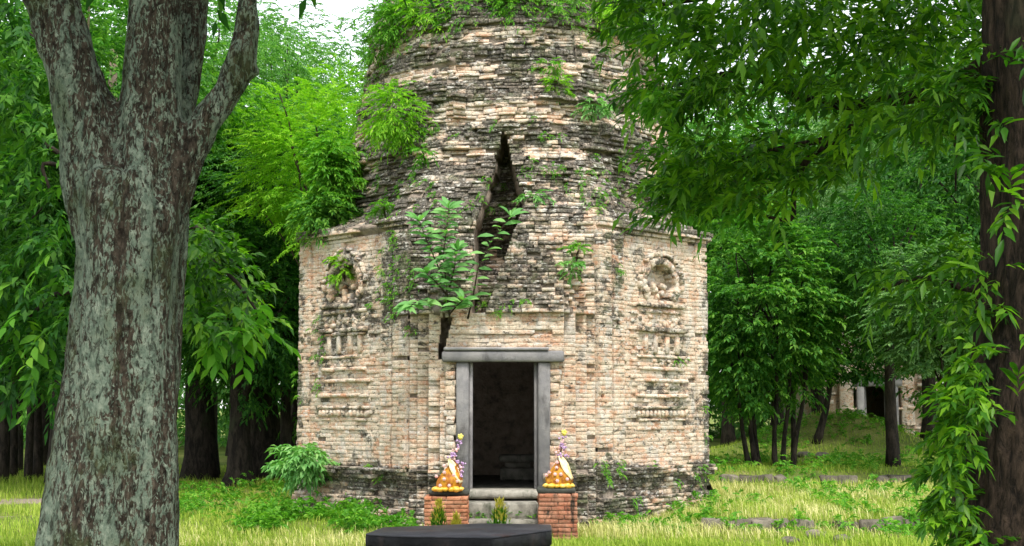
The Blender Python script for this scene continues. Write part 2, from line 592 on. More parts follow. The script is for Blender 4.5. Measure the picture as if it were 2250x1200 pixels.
# ------------------------------------------------------------------ the brick temple
W0 = 2.86                         # width of one face of the octagonal body
A0 = W0 * 1.2071                  # apothem of the body
ZP, ZC = 0.89, 4.62               # top of the plinth, foot of the cornice
temple = empty('brick_temple')
tag(temple, 'tall ruined octagonal brick tower with dark doorway and split front', 'temple')

PROF = [(0.0, 3.45), (4.60, 3.45), (4.80, 3.43), (5.1, 3.28), (5.4, 3.12), (5.7, 2.95), (5.95, 2.80), (6.2, 2.76), (6.5, 2.72), (6.95, 2.67),
        (7.5, 2.60), (8.1, 2.52), (8.7, 2.42), (9.2, 2.26), (9.6, 1.95), (10.0, 1.5), (10.2, 1.2)]
LEDGE = [(4.80, 0.0), (4.98, 0.26), (5.12, 0.44), (5.3, 0.43), (5.6, 0.25), (5.95, 0.06), (6.2, 0.0)]   # set-back of the side faces above the cornice
# (z from, z to, projection) of the string courses of the upper tiers
RINGS = [(6.04, 6.11, .12), (6.80, 6.87, .14), (6.87, 6.93, .07), (7.50, 7.57, .11), (8.15, 8.22, .09), (8.8, 8.87, .1)]
BARE = [(5.88, 6.04), (6.52, 6.80), (7.25, 7.50), (7.85, 8.1)]          # paler bands under the string courses
VOID = [(1105, 283), (1112, 300), (1117, 325), (1122, 352), (1129, 375), (1133, 400), (1141, 412), (1146, 438), (1138, 470), (1121, 512), (1106, 560), (1092, 600), (1080, 640), (1062, 692),
        (1036, 692), (1040, 640), (1047, 560), (1046, 510), (1056, 465), (1072, 425), (1076, 392), (1088, 368), (1092, 335), (1099, 315)]
VOID = [(u_ + (u_ - (1105 - 0.14 * max(0, v_ - 330))) * 0.14 * sstep(283, 330, v_), v_) for u_, v_ in VOID]
CRACK = [(972, 690), (994, 700), (984, 735), (977, 770), (974, 800), (961, 800), (964, 760), (968, 725)]


def apothem(z):
    for (z0, a0), (z1, a1) in zip(PROF, PROF[1:]):
        if z <= z1:
            return a0 + (a1 - a0) * (z - z0) / (z1 - z0)
    return PROF[-1][1]


def relief(k, u, z):
    """Coordinates (s, z) about the relief panel of a side face; s grows away from the doorway."""
    s = (-u if k < 0 else u) if k else 9.0
    return s - 0.19


def offset(k, u, z):
    """How far the wall stands proud of the plain octagon at face k, along-face position u, height z."""
    A = apothem(z)
    w = 2 * A * math.tan(math.pi / 8)
    o = 0.0
    x = abs(u)
    if z < ZP:                                               # moulded, badly worn plinth
        o += 0.17 if z > 0.78 else (0.12 if z > 0.70 else (0.04 if z > 0.46 else 0.12))
        o += 0.11 * nz(u * 1.0 + 5 * k, z * 2.0, 1.7 + k, 1.6) + 0.05 * nz(u + 3, z, k, 5.0)
        if k == -1 and u > 0.55 and 0.30 < z < 0.86:
            o -= 0.16
    if k == 0:
        if z < 3.25:
            if x < 0.94: o += 0.42
            elif x < 1.12: o += 0.30
            elif x < 1.30: o += 0.12
            elif ZP < z: o += 0.05
            if ZP < z < 2.6 and 0.94 < x < 1.12 and u < 0 and int(z / 0.17) % 2: o += 0.05
        elif z < 4.75:
            f = sstep(3.25, 4.75, z)
            edge = 1 - sstep(0.85, 1.38, x)
            o += (0.44 * (1 - f) + 0.02) * max(edge, 0.25) + 0.10 * nz(u, z, 8.3, 1.7) + 0.05 * nz(u, z, 2.3, 4.5)
            if 3.25 <= z < 3.36: o += 0.06
        if 2.98 < z < 3.25 and x < 0.94: o += 0.03
    elif abs(k) == 1 and ZP <= z < ZC:
        s = -u if k < 0 else u
        q = s + W0 / 2                                       # distance from the corner beside the doorway
        if q < 0.30: o += 0.11
        elif q < 0.36: o += 0.0
        elif q < 0.62: o += 0.085
        elif q > W0 - 0.30: o += 0.045
        r = relief(k, u, z)
        cz = 3.86
        e = (r / 0.36) ** 2 + ((z - cz) / 0.32) ** 2
        if e < 1.0: o -= 0.16
        if abs(r) < 0.70 and 1.5 < z < 3.6 and e >= 1: o += 0.018
        o += 0.012 * nz(u, z, 4.4 + k, 2.0)
    if ZC <= z < 4.70 and k: o += 0.05
    if 4.70 <= z < 4.80 and k: o += 0.13
    if 4.80 < z < 6.2 and k:
        for (z0, a0), (z1, a1) in zip(LEDGE, LEDGE[1:]):
            if z0 <= z < z1:
                q = ((-u if k < 0 else u) + w / 2) if abs(k) == 1 else 9.0
                o -= (a0 + (a1 - a0) * (z - z0) / (z1 - z0)) * sstep(0.35, 0.95, q + 0.25 * nz(z * 3, k, 4.0))
    if z >= 4.75:
        amp = 0.055 + 0.09 * sstep(4.7, 5.2, z)
        o += amp * nz(u + 4.0 * k, z * 1.6, 6.1 + k, 1.2) + 0.085 * nz(u + 9.0 * k, z * 1.8, 2.2, 3.0)
        for z0, z1, p in RINGS:
            if z0 <= z < z1 and nz(u * 0.9 + 3.7 * k, z0 * 2, 9.4, 1.0) > 0.02:
                o += p
    return o


def surf(k, u, z, off):
    """World point and outward normal on face k."""
    A = apothem(z)
    ph = math.atan2(u, A)
    rnd_ = 0.75 * sstep(4.7, 6.0, z)
    r = (A / math.cos(ph)) * (1 - rnd_) + A * 1.045 * rnd_
    th = -math.pi / 2 + k * math.pi / 4
    nth = th + ph * rnd_
    c = Vector((math.cos(th + ph) * r + 0.20 * rnd_, math.sin(th + ph) * r, z))
    n = Vector((math.cos(nth), math.sin(nth), 0))
    return c + n * off, n


def hole(p):
    if p[1] > 0 or not 2.4 < p[2] < 6.5:
        return 0.0
    u, v = pix(p)
    if inside(VOID, u, v): return 1.0 + 0.7 * sstep(430, 520, v)
    if inside(CRACK, u, v): return 0.45
    return 0.0


def in_door(u, z, m=0.0):
    return abs(u - 0.0) < 0.64 + m and 0.4 < z < 2.72 + m


def grime(p, k, u):
    x, y, z = p
    n = nz(x, y, z, 0.75)
    if z > 4.7:
        g = 0.74
        for a, b in BARE:
            if a - 0.05 < z < b and nz(x * 0.8, y * 0.8, a, 1.1) > -0.15: g -= 0.40
    elif z < ZP + 0.05:
        g = 0.62 - 0.1 * (z < 0.4)
    elif k == 0 and z > 3.3:
        g = 0.60
    elif z > ZC - 0.05:
        g = 0.5
    else:
        g = 0.17
        s = -u if k < 0 else u
        q = s + W0 / 2
        if abs(k) == 1:
            g += 0.46 * (1 - sstep(0.2, 0.62, abs(q - 0.22))) * sstep(1.6, 3.6, z)
            r = relief(k, u, z)
            g += 0.26 * (1 - sstep(0.55, 0.95, abs(r))) * sstep(1.5, 1.7, z) * (0.4 + 0.6 * sstep(2.4, 3.3, z)) * (1 - sstep(4.2, 4.5, z))
            if q > W0 - 0.16: g += 0.22
        else:
            g += 0.34 * sstep(0.98, 1.25, abs(u)) * sstep(1.9, 3.1, z)
        g += 0.22 * (1 - sstep(ZP, ZP + 0.3, z))
    return g + 0.40 * n


def warp(k, u, z):
    """Courses that have sunk and slid."""
    f = 0.006 + 0.030 * sstep(4.7, 5.3, z) + (0.02 * sstep(3.2, 3.6, z) if k == 0 else 0)
    return f * (nz(u * 0.9 + 4.3 * k, z * 0.6, 12.0) + 0.5 * nz(u * 2.6 + 4.3 * k, z * 1.5, 5.0))


def brick_geo(k, u, z, L, H, off, rough, tilt=0.0, depth=0.16, dg=0.0, inset=0.006):
    """One worn brick: a roughened, nearly flat front with narrow worn edges, and sides that run back into the wall."""
    bu, bv = min(0.008, L * 0.2), min(0.006, H * 0.2)
    us = [-L / 2, -L / 2 + bu, -L / 6, L / 6, L / 2 - bu, L / 2]
    zs_ = [-H / 2, -H / 2 + bv, H / 2 - bv, H / 2]
    nu, nv = len(us), len(zs_)
    vs_, gs = [], []
    sd_ = random.random() * 50
    tw, tv = random.gauss(0, rough * 0.6), random.gauss(0, rough * 0.8)
    for j, dz in enumerate(zs_):
        for i, du in enumerate(us):
            p, n = surf(k, u + du, z + dz + tilt * du + warp(k, u + du, z), 0)
            o = off + rough * nz(p.x * 6 + sd_, p.y * 6, p.z * 9, 1.0) + tw * du / L * 2 + tv * dz / H
            edge = (i in (0, nu - 1)) + (j in (0, nv - 1))
            if edge: o -= (inset + 0.6 * rough * random.random()) * (1.7 if edge == 2 else 1)
            vs_.append(p + n * o)
            gs.append(grime(p, k, u + du) + dg)
    ring = [i for i in range(nu)] + [nu * j + nu - 1 for j in range(1, nv)] + [nu * (nv - 1) + i for i in range(nu - 2, -1, -1)] + [nu * j for j in range(nv - 2, 0, -1)]
    q = [(j * nu + i, j * nu + i + 1, (j + 1) * nu + i + 1, (j + 1) * nu + i) for j in range(nv - 1) for i in range(nu - 1)]
    b = len(vs_)
    _, n = surf(k, u, z, 0)
    for r in ring:
        vs_.append(vs_[r] - n * depth)
        gs.append(gs[r])
    m = len(ring)
    for i in range(m):
        i2 = (i + 1) % m
        q.append((ring[i2], ring[i], b + i, b + i2))
    return vs_, q, gs


def breaks(k, w, zc):
    """Along-face positions where one plane of the wall ends and the next begins."""
    b = [-w / 2, w / 2]
    if k == 0 and zc < 3.25:
        b += [-1.30, -1.12, -0.94, 0.94, 1.12, 1.30]
    elif k == 0 and zc < 4.7:
        b += [-0.94 + 0.05 * math.sin(zc * 40), 0.94]
    elif abs(k) == 1 and ZP <= zc < ZC:
        sg = -1 if k < 0 else 1
        b += [sg * (q - W0 / 2) for q in (0.30, 0.36, 0.62, W0 - 0.30)]
    return sorted(b)


bricks = []                      # (projected size, verts, quads, grime)
CH = 0.064
z = 0.03
row = 0
while z < 10.1:
    CH = 0.064 if ZP < z < 4.75 else random.choice((0.05, 0.056, 0.062, 0.07, 0.08))
    zc = z + CH / 2
    A = apothem(zc)
    w = 2 * A * math.tan(math.pi / 8)
    faces_ = (-1, 0, 1) if zc < 4.6 else (-2, -1, 0, 1, 2)
    for k in faces_:
        cornice = ZC <= zc < 4.80 and k != 0
        body = ZP <= zc < ZC
        rough_zone = zc > 4.8 or zc < ZP or (k == 0 and zc > 3.25)
        cells = []
        br = breaks(k, w, zc)
        for e0, e1 in zip(br, br[1:]):
            u = e0
            first = True
            while u < e1 - 0.01:
                L = (random.uniform(0.13, 0.32) if rough_zone else random.uniform(0.20, 0.31)) if not cornice else random.uniform(0.4, 0.8)
                if first and row % 2: L *= 0.5
                first = False
                if e1 - (u + L) < 0.10: L = e1 - u
                cells.append((u, u + L))
                u += L
        runs = []
        for u0, u1 in cells:                                 # bricks end where the split in the wall begins
            if k == 0 and 2.6 < zc < 6.5:
                cur, n_ = None, max(3, int((u1 - u0) / 0.018))
                for i in range(n_):
                    um = u0 + (u1 - u0) * (i + 0.5) / n_
                    hd = hole(surf(k, um, zc, offset(k, um, zc))[0])
                    if cur and abs(cur[2] - hd) < 0.2: cur[1] = u0 + (u1 - u0) * (i + 1) / n_
                    else:
                        cur = [u0 + (u1 - u0) * i / n_, u0 + (u1 - u0) * (i + 1) / n_, hd]
                        runs.append(cur)
            else:
                runs.append([u0, u1, 0.0])
        for u0, u1, hd in runs:
            L, uc = u1 - u0, (u0 + u1) / 2
            if L < 0.03: continue
            if k == 0 and in_door(uc, zc, 0.06 if zc < 2.5 else 0.0) and zc < 2.77: continue
            o = offset(k, uc, zc)
            if hd > 0.9: o -= hd
            elif hd: continue
            if not cornice and not hd and random.random() < (0.03 if rough_zone else 0.010): continue
            if cornice and k == -1 and 0.10 < uc < 0.75: continue
            o += random.gauss(0, 0.013 if rough_zone else 0.0035)
            if rough_zone and random.random() < 0.06: o += random.uniform(0.015, 0.05)
            if rough_zone and random.random() < 0.07: o -= random.uniform(0.015, 0.05)
            if body and not rough_zone:
                if random.random() < 0.05: o -= random.uniform(0.012, 0.05)
                if random.random() < 0.02: o += random.uniform(0.008, 0.02)
            gap = 0.0025 if rough_zone else 0.0012
            rg = 0.016 if rough_zone else 0.006
            v, q, g = brick_geo(k, uc, zc + random.uniform(-.002, .002), L - gap - random.random() * (0.006 if rough_zone else 0.002), CH - gap - random.random() ** 2 * (0.010 if rough_zone else 0.002),
                                o, rg, random.gauss(0, 0.012 if rough_zone else 0.003), 0.16, random.gauss(0, 0.11 if rough_zone else 0.05), 0.003 if rough_zone else 0.0012)
            a_ = pix(v[0]); c_ = pix(v[23])
            area = abs(c_[0] - a_[0]) * abs(c_[1] - a_[1])
            if not (0 < c_[1] < 1130): area = 0
            if hd or c_[0] > 1400 and c_[1] < 480: area *= 0.2
            bricks.append((area, v, q, g))
    z += CH
    row += 1
bricks.sort(key=lambda b: -b[0])
for area, v, q, g in bricks[:300]:
    mb = MB(); mb.add(v, q, (), g)
    mb.build('brick', M['brick'], temple)
mb = MB()
for area, v, q, g in bricks[300:]:
    mb.add(v, q, (), g)
tag(mb.build('brick_courses', M['brick'], temple), kind='stuff')

# the wall behind the bricks: one closed skin with the split, the crack and the doorway left open
mb = MB()
for k in range(-3, 5):
    hi = abs(k) <= 2
    zs = list(np.arange(-0.3, 10.21, 0.055 if abs(k) < 2 else 0.25))
    nu = 56 if abs(k) < 2 else 12
    vs_, gs, ok = [], [], []
    for z in zs:
        w = 2 * apothem(z) * math.tan(math.pi / 8)
        for i in range(nu + 1):
            u = (i / nu - 0.5) * w
            o = offset(k, u, z) - 0.055 if abs(k) <= 2 else -0.03
            p, n = surf(k, u, z, o)
            hd = hole(p) if k == 0 else 0
            if hd: p = p - n * (hd + 0.03)
            vs_.append(p); gs.append(0.3)
    q = []
    for j in range(len(zs) - 1):
        for i in range(nu):
            um = ((i + 0.5) / nu - 0.5) * 2 * apothem(zs[j]) * math.tan(math.pi / 8)
            if k == 0 and in_door(um, zs[j] + 0.03, -0.02): continue
            b = j * (nu + 1) + i
            q.append((b, b + 1, b + nu + 2, b + nu + 1))
    mb.add(vs_, q, (), gs)
mb.build('wall_core', M['core'], temple)
# roof of the broken top
mb = MB()
top = [surf(k, 0, 10.2, -0.05)[0] for k in range(8)]
mb.add(top + [Vector((0, 0, 10.6))], (), [(i, (i + 1) % 8, 8) for i in range(8)], 0.6)
mb.build('broken_top', M['brick'], temple)

# chamber floor and the pedestal inside
mb = MB(); mb.box((0, -1.1, 0.50), (2.4, 5.0, 0.12), bev=0.01)
mb.build('chamber_floor', M['step'], temple)
mb = MB()
mb.box((0.25, -0.4, 0.68), (0.62, 0.62, 0.22), bev=0.03); mb.box((0.25, -0.4, 0.84), (0.46, 0.46, 0.10), bev=0.02); mb.box((0.25, -0.4, 0.95), (0.66, 0.66, 0.12), bev=0.03)
ped = mb.build('chamber_pedestal', M['step'])
tag(ped, 'square stone pedestal standing in the dark inside the doorway', 'pedestal')

# door frame
YF = -A0 - 0.44                       # face of the portal
df = empty('door_frame', (0, YF, 0.6), temple)


def child_box(parent, name, c, size, mat, bev=0.02, jit=0.0, rz=0.0, origin=None, rx=0.0, g=0.0):
    o0 = parent.matrix_world.translation if origin is None else origin
    m_ = MB(); m_.box((c[0] - o0[0], c[1] - o0[1], c[2] - o0[2]), size, rz, bev, jit, rx, g)
    return m_.build(name, mat, parent)


o0 = (0, YF, 0.6)
xl, xr = at(1003, 900, YF + 24.05).x, at(1031, 900, YF + 24.05).x
child_box(df, 'jamb', ((xl + xr) / 2, YF + 0.09, 1.56), (xr - xl, 0.36, 1.93), M['frame'], 0.022, 0.012, origin=o0)
child_box(df, 'jamb_fillet', (xr + 0.024, YF + 0.14, 1.56), (0.05, 0.24, 1.93), M['frame'], 0.01, origin=o0)
xl2, xr2 = at(1181, 900, YF + 24.05).x, at(1209, 900, YF + 24.05).x
child_box(df, 'jamb', ((xl2 + xr2) / 2, YF + 0.09, 1.56), (xr2 - xl2, 0.36, 1.93), M['frame'], 0.022, 0.012, origin=o0)
child_box(df, 'jamb_fillet', (xl2 - 0.024, YF + 0.14, 1.56), (0.05, 0.24, 1.93), M['frame'], 0.01, origin=o0)
x0, x1 = at(972, 780, YF + 24.05).x, at(1238, 780, YF + 24.05).x
lint = child_box(df, 'lintel', ((x0 + x1) / 2, YF + 0.07, 2.615), (x1 - x0, 0.42, 0.16), M['frame'], 0.022, 0.012, rz=0.0, origin=o0)
child_box(df, 'lintel_fascia', ((x0 + x1) / 2 - 0.1, YF + 0.05, 2.72), (x1 - x0 - 0.25, 0.42, 0.045), M['frame'], 0.012, 0.003, origin=o0)
child_box(df, 'threshold', (0.0, YF - 0.02, 0.56), (1.28, 0.62, 0.12), M['step'], 0.035, 0.006, origin=o0)

# whitened edge stones beside the left jamb and the ragged bricks beside the right one
for side in (-1, 1):
    z = 0.62
    while z < 2.5:
        h = random.uniform(0.06, 0.16)
        wdt = random.uniform(0.12, 0.19)
        cx = side * (0.79 + random.uniform(-0.015, 0.015)) + 0.01
        m_ = MB(); m_.box((cx, YF + 0.085 + random.uniform(-.02, .03), z + h / 2), (wdt, 0.25, h - 0.006), random.gauss(0, 0.03), 0.008, 0.010, 0, 0.36 if side < 0 else 0.26)
        m_.build('edge_stone', M['brick'], temple)
        z += h

# string of long slabs for the body cornice are brick courses; below, the carved panels of both side faces
def face_box(mb, k, u, z, L, H, off, depth, jit=0.006, bev=0.015, rot=0.0, g=0.3):
    p, n = surf(k, u, z, off - depth / 2)
    th = k * math.pi / 4
    mb.box(p, (L, depth, H), th + rot, bev, jit, 0, g)


def face_pt(k, u, z, off):
    return surf(k, u, z, off)[0]


for k in (-1, 1):
    sg = -1 if k < 0 else 1
    panel = empty('carved_panel', (0, 0, 0), temple)
    panel['label'] = 'worn carved palace relief with pointed leafy niche' if k < 0 else 'worn carved palace relief with round horseshoe niche'

    def U(s):
        return sg * (s + 0.19)
    # horseshoe arch of wedge stones round the niche, with a thin hood over it
    for rr_, wd, nst, off_, nm in ((0.0, 0.12, 17, 0.055, 'arch_stone'), (0.115, 0.055, 19, 0.085, 'hood_stone')):
        for i in range(nst):
            a = math.radians(-38 + 256 * (i + 0.5) / nst)
            rx_, rz_ = 0.43 + rr_, 0.385 + rr_
            if k < 0: rz_ += 0.10 * max(0, math.sin(a)) ** 6
            if nm == 'hood_stone' and (math.sin(a) < -0.1 or random.random() < 0.15): continue
            s, zz = rx_ * math.cos(a), 3.85 + rz_ * math.sin(a)
            th = math.atan2(math.cos(a) * rz_, -math.sin(a) * rx_)
            mbx = MB()
            pp, n_ = surf(k, U(s), zz, off_ - 0.08 + random.gauss(0, .008))
            L_ = 256 / nst * math.pi / 180 * 0.42 * 1.12
            mbx.box(pp, (L_, 0.16, wd), k * math.pi / 4, 0.014, 0.010, 0, 0.42, sg * th)
            mbx.build(nm, M['brick'], panel)
    mbx = MB(); face_box(mbx, k, U(0.0), 4.36, 0.10, 0.20, 0.06, 0.12, 0.015, 0.03, 0, 0.45)
    mbx.build('arch_finial', M['brick'], panel)
    # worn figures in the niche
    for i in range(11):
        s, zz = random.uniform(-0.27, 0.27), random.uniform(3.50, 3.84)
        mbx = MB(); pp, n_ = surf(k, U(s), zz, -0.13 + random.uniform(0, .05))
        mbx.box(pp, (random.uniform(.06, .14), .12, random.uniform(.06, .16)), k * math.pi / 4, 0.022, 0.014, random.gauss(0, .3), 0.10, random.gauss(0, .5))
        mbx.build('niche_figure', M['brick'], panel)
    # ledges, from the niche down
    for zz, half, H, off, g in ((3.50, 0.62, 0.07, 0.085, .5), (3.40, 0.56, 0.06, 0.05, .45), (3.10, 0.62, 0.075, 0.10, .5), (3.03, 0.55, 0.05, 0.055, .35), (2.66, 0.62, 0.05, 0.055, .25),
                               (2.46, 0.58, 0.06, 0.06, .22), (2.27, 0.66, 0.055, 0.06, .22), (2.03, 0.66, 0.06, 0.07, .2), (1.84, 0.67, 0.05, 0.075, .45), (1.64, 0.60, 0.035, 0.04, .3)):
        s = -half
        while s < half - 0.05:
            L = random.uniform(0.20, 0.40)
            L = min(L, half - s)
            if random.random() > 0.07:
                mbx = MB()
                face_box(mbx, k, U(s + L / 2), zz + random.uniform(-.006, .006), L - 0.006, H, off + random.gauss(0, .012), 0.14, 0.008, 0.014, 0, g)
                mbx.build('ledge_brick', M['brick'], panel)
            s += L
    # carved bands between the ledges, worn to lumps
    for z0, z1, n_, r_, half, off, g in ((3.15, 3.35, 40, 0.085, 0.56, 0.045, .36), (2.51, 2.62, 16, 0.07, .55, .04, .18), (2.09, 2.22, 12, .07, .6, .03, .15)):
        for i in range(n_):
            pp, nn = surf(k, U(random.uniform(-half, half)), random.uniform(z0, z1), off - 0.066 + random.gauss(0, .01))
            mbx = MB(); mbx.box(pp, (r_ * random.uniform(.6, 1.5), 0.10, r_ * random.uniform(.6, 1.1)), k * math.pi / 4, 0.016, 0.010, random.gauss(0, .15), g, random.gauss(0, .5))
            mbx.build('carved_lump', M['brick'], panel)
    for i in range(13):
        s = -0.61 + 1.22 * i / 12
        pp, nn = surf(k, U(s), 1.745, 0.01)
        mbx = MB(); mbx.box(pp, (0.085, 0.11, 0.11), k * math.pi / 4, 0.030, 0.008, 0, 0.30, random.gauss(0, .12))
        mbx.build('carved_garland', M['brick'], panel)
    # short columns
    for s in (-0.42, -0.16, 0.14, 0.40):
        mbx = MB(); face_box(mbx, k, U(s), 2.86, 0.10, 0.30, 0.06, 0.12, 0.008, 0.02, 0, 0.16)
        mbx.build('colonnette', M['brick'], panel)

# steps up to the door
for i, (zt, y0, wd) in enumerate(((0.47, YF - 0.33, 1.06), (0.25, YF - 0.66, 1.08))):
    child_box(temple, 'step', (0.0, y0 - 0.05, zt - 0.14), (wd, 0.62, 0.28), M['step'], 0.035, 0.01, origin=(0, 0, 0))

# ------------------------------------------------------------------ foliage toolkit (numpy)
def unit(a):
    return a / np.maximum(np.linalg.norm(a, axis=-1, keepdims=True), 1e-9)


def leaf_arrays(P, D, N, L, W, droop=0.15, long=False):
    """Leaf blades: base P, direction D, normal N, length L, width W. Two or four triangles each."""
    S = unit(np.cross(D, N))
    N = unit(np.cross(S, D))
    L, W = np.asarray(L)[:, None], np.asarray(W)[:, None]
    g = np.array([0, 0, -1.0])
    n = len(P)
    if not long:
        mid = P + D * L * 0.45
        l, r = mid - S * W / 2 + N * W * 0.22, mid + S * W / 2 + N * W * 0.22
        tip = P + D * L + g * L * droop
        V = np.stack([P, l, tip, r], 1).reshape(-1, 3)
        b = np.arange(n)[:, None] * 4
        F = np.concatenate([b + np.array([0, 2, 1]), b + np.array([0, 3, 2])])
    else:
        mid = P + D * L * 0.45 + g * L * droop * 0.2
        l, r = mid - S * W / 2 + N * W * 0.2, mid + S * W / 2 + N * W * 0.2
        tip = P + D * L + g * L * droop
        V = np.stack([P, l, mid, r, tip], 1).reshape(-1, 3)
        b = np.arange(n)[:, None] * 5
        F = np.concatenate([b + np.array(x) for x in ([0, 2, 1], [0, 3, 2], [1, 2, 4], [2, 3, 4])])
    return V, F


def sprays(rng, C, D, L, nl, ll, lw, droop=0.35, spread=0.9, flat=0.75, long=False, ldroop=0.2, jitter=0.25):
    """Twigs from C along D with leaves set alternately along them; returns leaf vertices and triangles."""
    n = len(C)
    D = unit(D)
    up = np.array([0, 0, 1.0])
    side = unit(np.cross(D, up) + rng.normal(0, 0.15, (n, 3)))
    nrm = unit(np.cross(side, D))
    t = np.linspace(0.12, 1.0, nl)
    sg = np.where(np.arange(nl) % 2 == 0, 1.0, -1.0)
    L = np.broadcast_to(L, (n,))[:, None, None]
    tt = t[None, :, None]
    P = C[:, None] + D[:, None] * L * tt + np.array([0, 0, -1.0]) * L * droop * tt ** 2
    tang = unit(D[:, None] + np.array([0, 0, -1.0]) * 2 * droop * tt)
    sp = spread * (1.0 - 0.55 * tt)
    LD = unit(tang + side[:, None] * sg[None, :, None] * sp + rng.normal(0, jitter, (n, nl, 3)))
    LN = unit(nrm[:, None] * flat + up * 0.35 + rng.normal(0, 0.32, (n, nl, 3)))
    m = n * nl
    sz = rng.uniform(0.7, 1.2, m)
    return leaf_arrays(P.reshape(-1, 3), LD.reshape(-1, 3), LN.reshape(-1, 3), ll * sz, lw * sz, ldroop, long)


def crown_points(rng, R, n_clump, clump_r, per, low=-1.0, shell=0.45, seed=0, flat=0.55, gap=0.0):
    """Twig starts and directions in the clumps of one crown (about its centre)."""
    C, D = [], []
    tries = 0
    cl = []
    while len(cl) < n_clump and tries < n_clump * 30:
        tries += 1
        v = unit(rng.normal(0, 1, 3))
        if v[2] < low: continue
        r = rng.uniform(shell, 1.0) ** 0.7
        p = v * r * np.array(R)
        e = p / np.array(R) * 2.0
        if noise.noise((e[0] + seed, e[1], e[2])) < -0.25 + gap: continue
        p = p * (1 + 0.28 * noise.noise((v[0] * 1.7 + seed, v[1] * 1.7, v[2] * 1.7)))
        cl.append(p)
    for p in cl:
        k = max(3, int(per * rng.uniform(0.6, 1.4)))
        cr = clump_r * rng.uniform(0.7, 1.35)
        q = rng.normal(0, 0.5, (k, 3)) * cr * np.array([1, 1, flat])
        out = unit(p / np.array(R) + 1e-6)
        d = unit(q / cr * np.array([1, 1, 0.4]) * 1.2 + out * 0.55 + rng.normal(0, 0.35, (k, 3)) * np.array([1, 1, 0.5]))
        C.append(p + q); D.append(d)
    return np.concatenate(C), np.concatenate(D), cl


def crown_mesh(name, seed, R, n_clump, clump_r, per, tw, nl, ll, lw, mat, low=-1.0, shell=0.45, droop=0.35, long=False, flat=0.55, gap=0.0, spread=0.9):
    rng = np.random.default_rng(seed)
    C, D, cl = crown_points(rng, R, n_clump, clump_r, per, low, shell, seed * 3.3, flat, gap)
    V, F = sprays(rng, C, D, tw * rng.uniform(0.6, 1.3, len(C)), nl, ll, lw, droop, spread, long=long)
    return np_mesh(name, V, F, mat), cl


def limb(a, b, r0, r1, bend, n=6, seed=0):
    a, b = Vector(a), Vector(b)
    pts, rad = [], []
    for i in range(n + 1):
        t = i / n
        p = a.lerp(b, t) + Vector(bend) * (4 * t * (1 - t)) * (b - a).length * 0.25
        p += Vector((nz(i, seed, 1.3), nz(seed, i, 2.1), nz(i, 0.3, seed))) * 0.06 * (b - a).length * t * (1 - t) * 4
        pts.append(p); rad.append(r0 + (r1 - r0) * t ** 0.8)
    return pts, rad


def set_mat(o, mat):
    o.material_slots[0].link = 'OBJECT'
    o.material_slots[0].material = mat


CROWNS = {}


def crown_proto(key):
    """A few crowns with their own leaf size and habit, shared by the trees of the wood."""
    if key not in CROWNS:
        CROWNS[key] = {
            'broad': lambda: crown_mesh('crown_broad', 11, (2.6, 2.6, 2.9), 150, 0.62, 15, 0.42, 10, 0.15, 0.065, M['lf_mid'], shell=0.3),
            'broad2': lambda: crown_mesh('crown_broad_loose', 12, (2.9, 2.9, 2.6), 150, 0.66, 14, 0.45, 10, 0.16, 0.07, M['lf_mid'], shell=0.3, gap=0.08),
            'fine': lambda: crown_mesh('crown_fine', 13, (2.8, 2.8, 3.4), 190, 0.60, 17, 0.46, 14, 0.10, 0.036, M['lf_pale'], shell=0.25, droop=0.45),
            'fine2': lambda: crown_mesh('crown_fine_loose', 14, (3.0, 3.0, 3.0), 170, 0.62, 17, 0.5, 14, 0.105, 0.038, M['lf_pale'], shell=0.3, droop=0.5, gap=0.06),
            'layer': lambda: crown_mesh('crown_layered', 15, (1.7, 1.7, 2.3), 105, 0.55, 17, 0.5, 18, 0.105, 0.034, M['lf_bright'], shell=0.35, droop=0.22, flat=0.18, spread=1.3),
            'drape': lambda: crown_mesh('crown_draped', 16, (1.9, 1.7, 2.6), 190, 0.46, 18, 0.30, 9, 0.14, 0.066, M['lf_mid'], shell=0.45, droop=0.25, flat=0.5, spread=1.1),
        }[key]()
    return CROWNS[key]


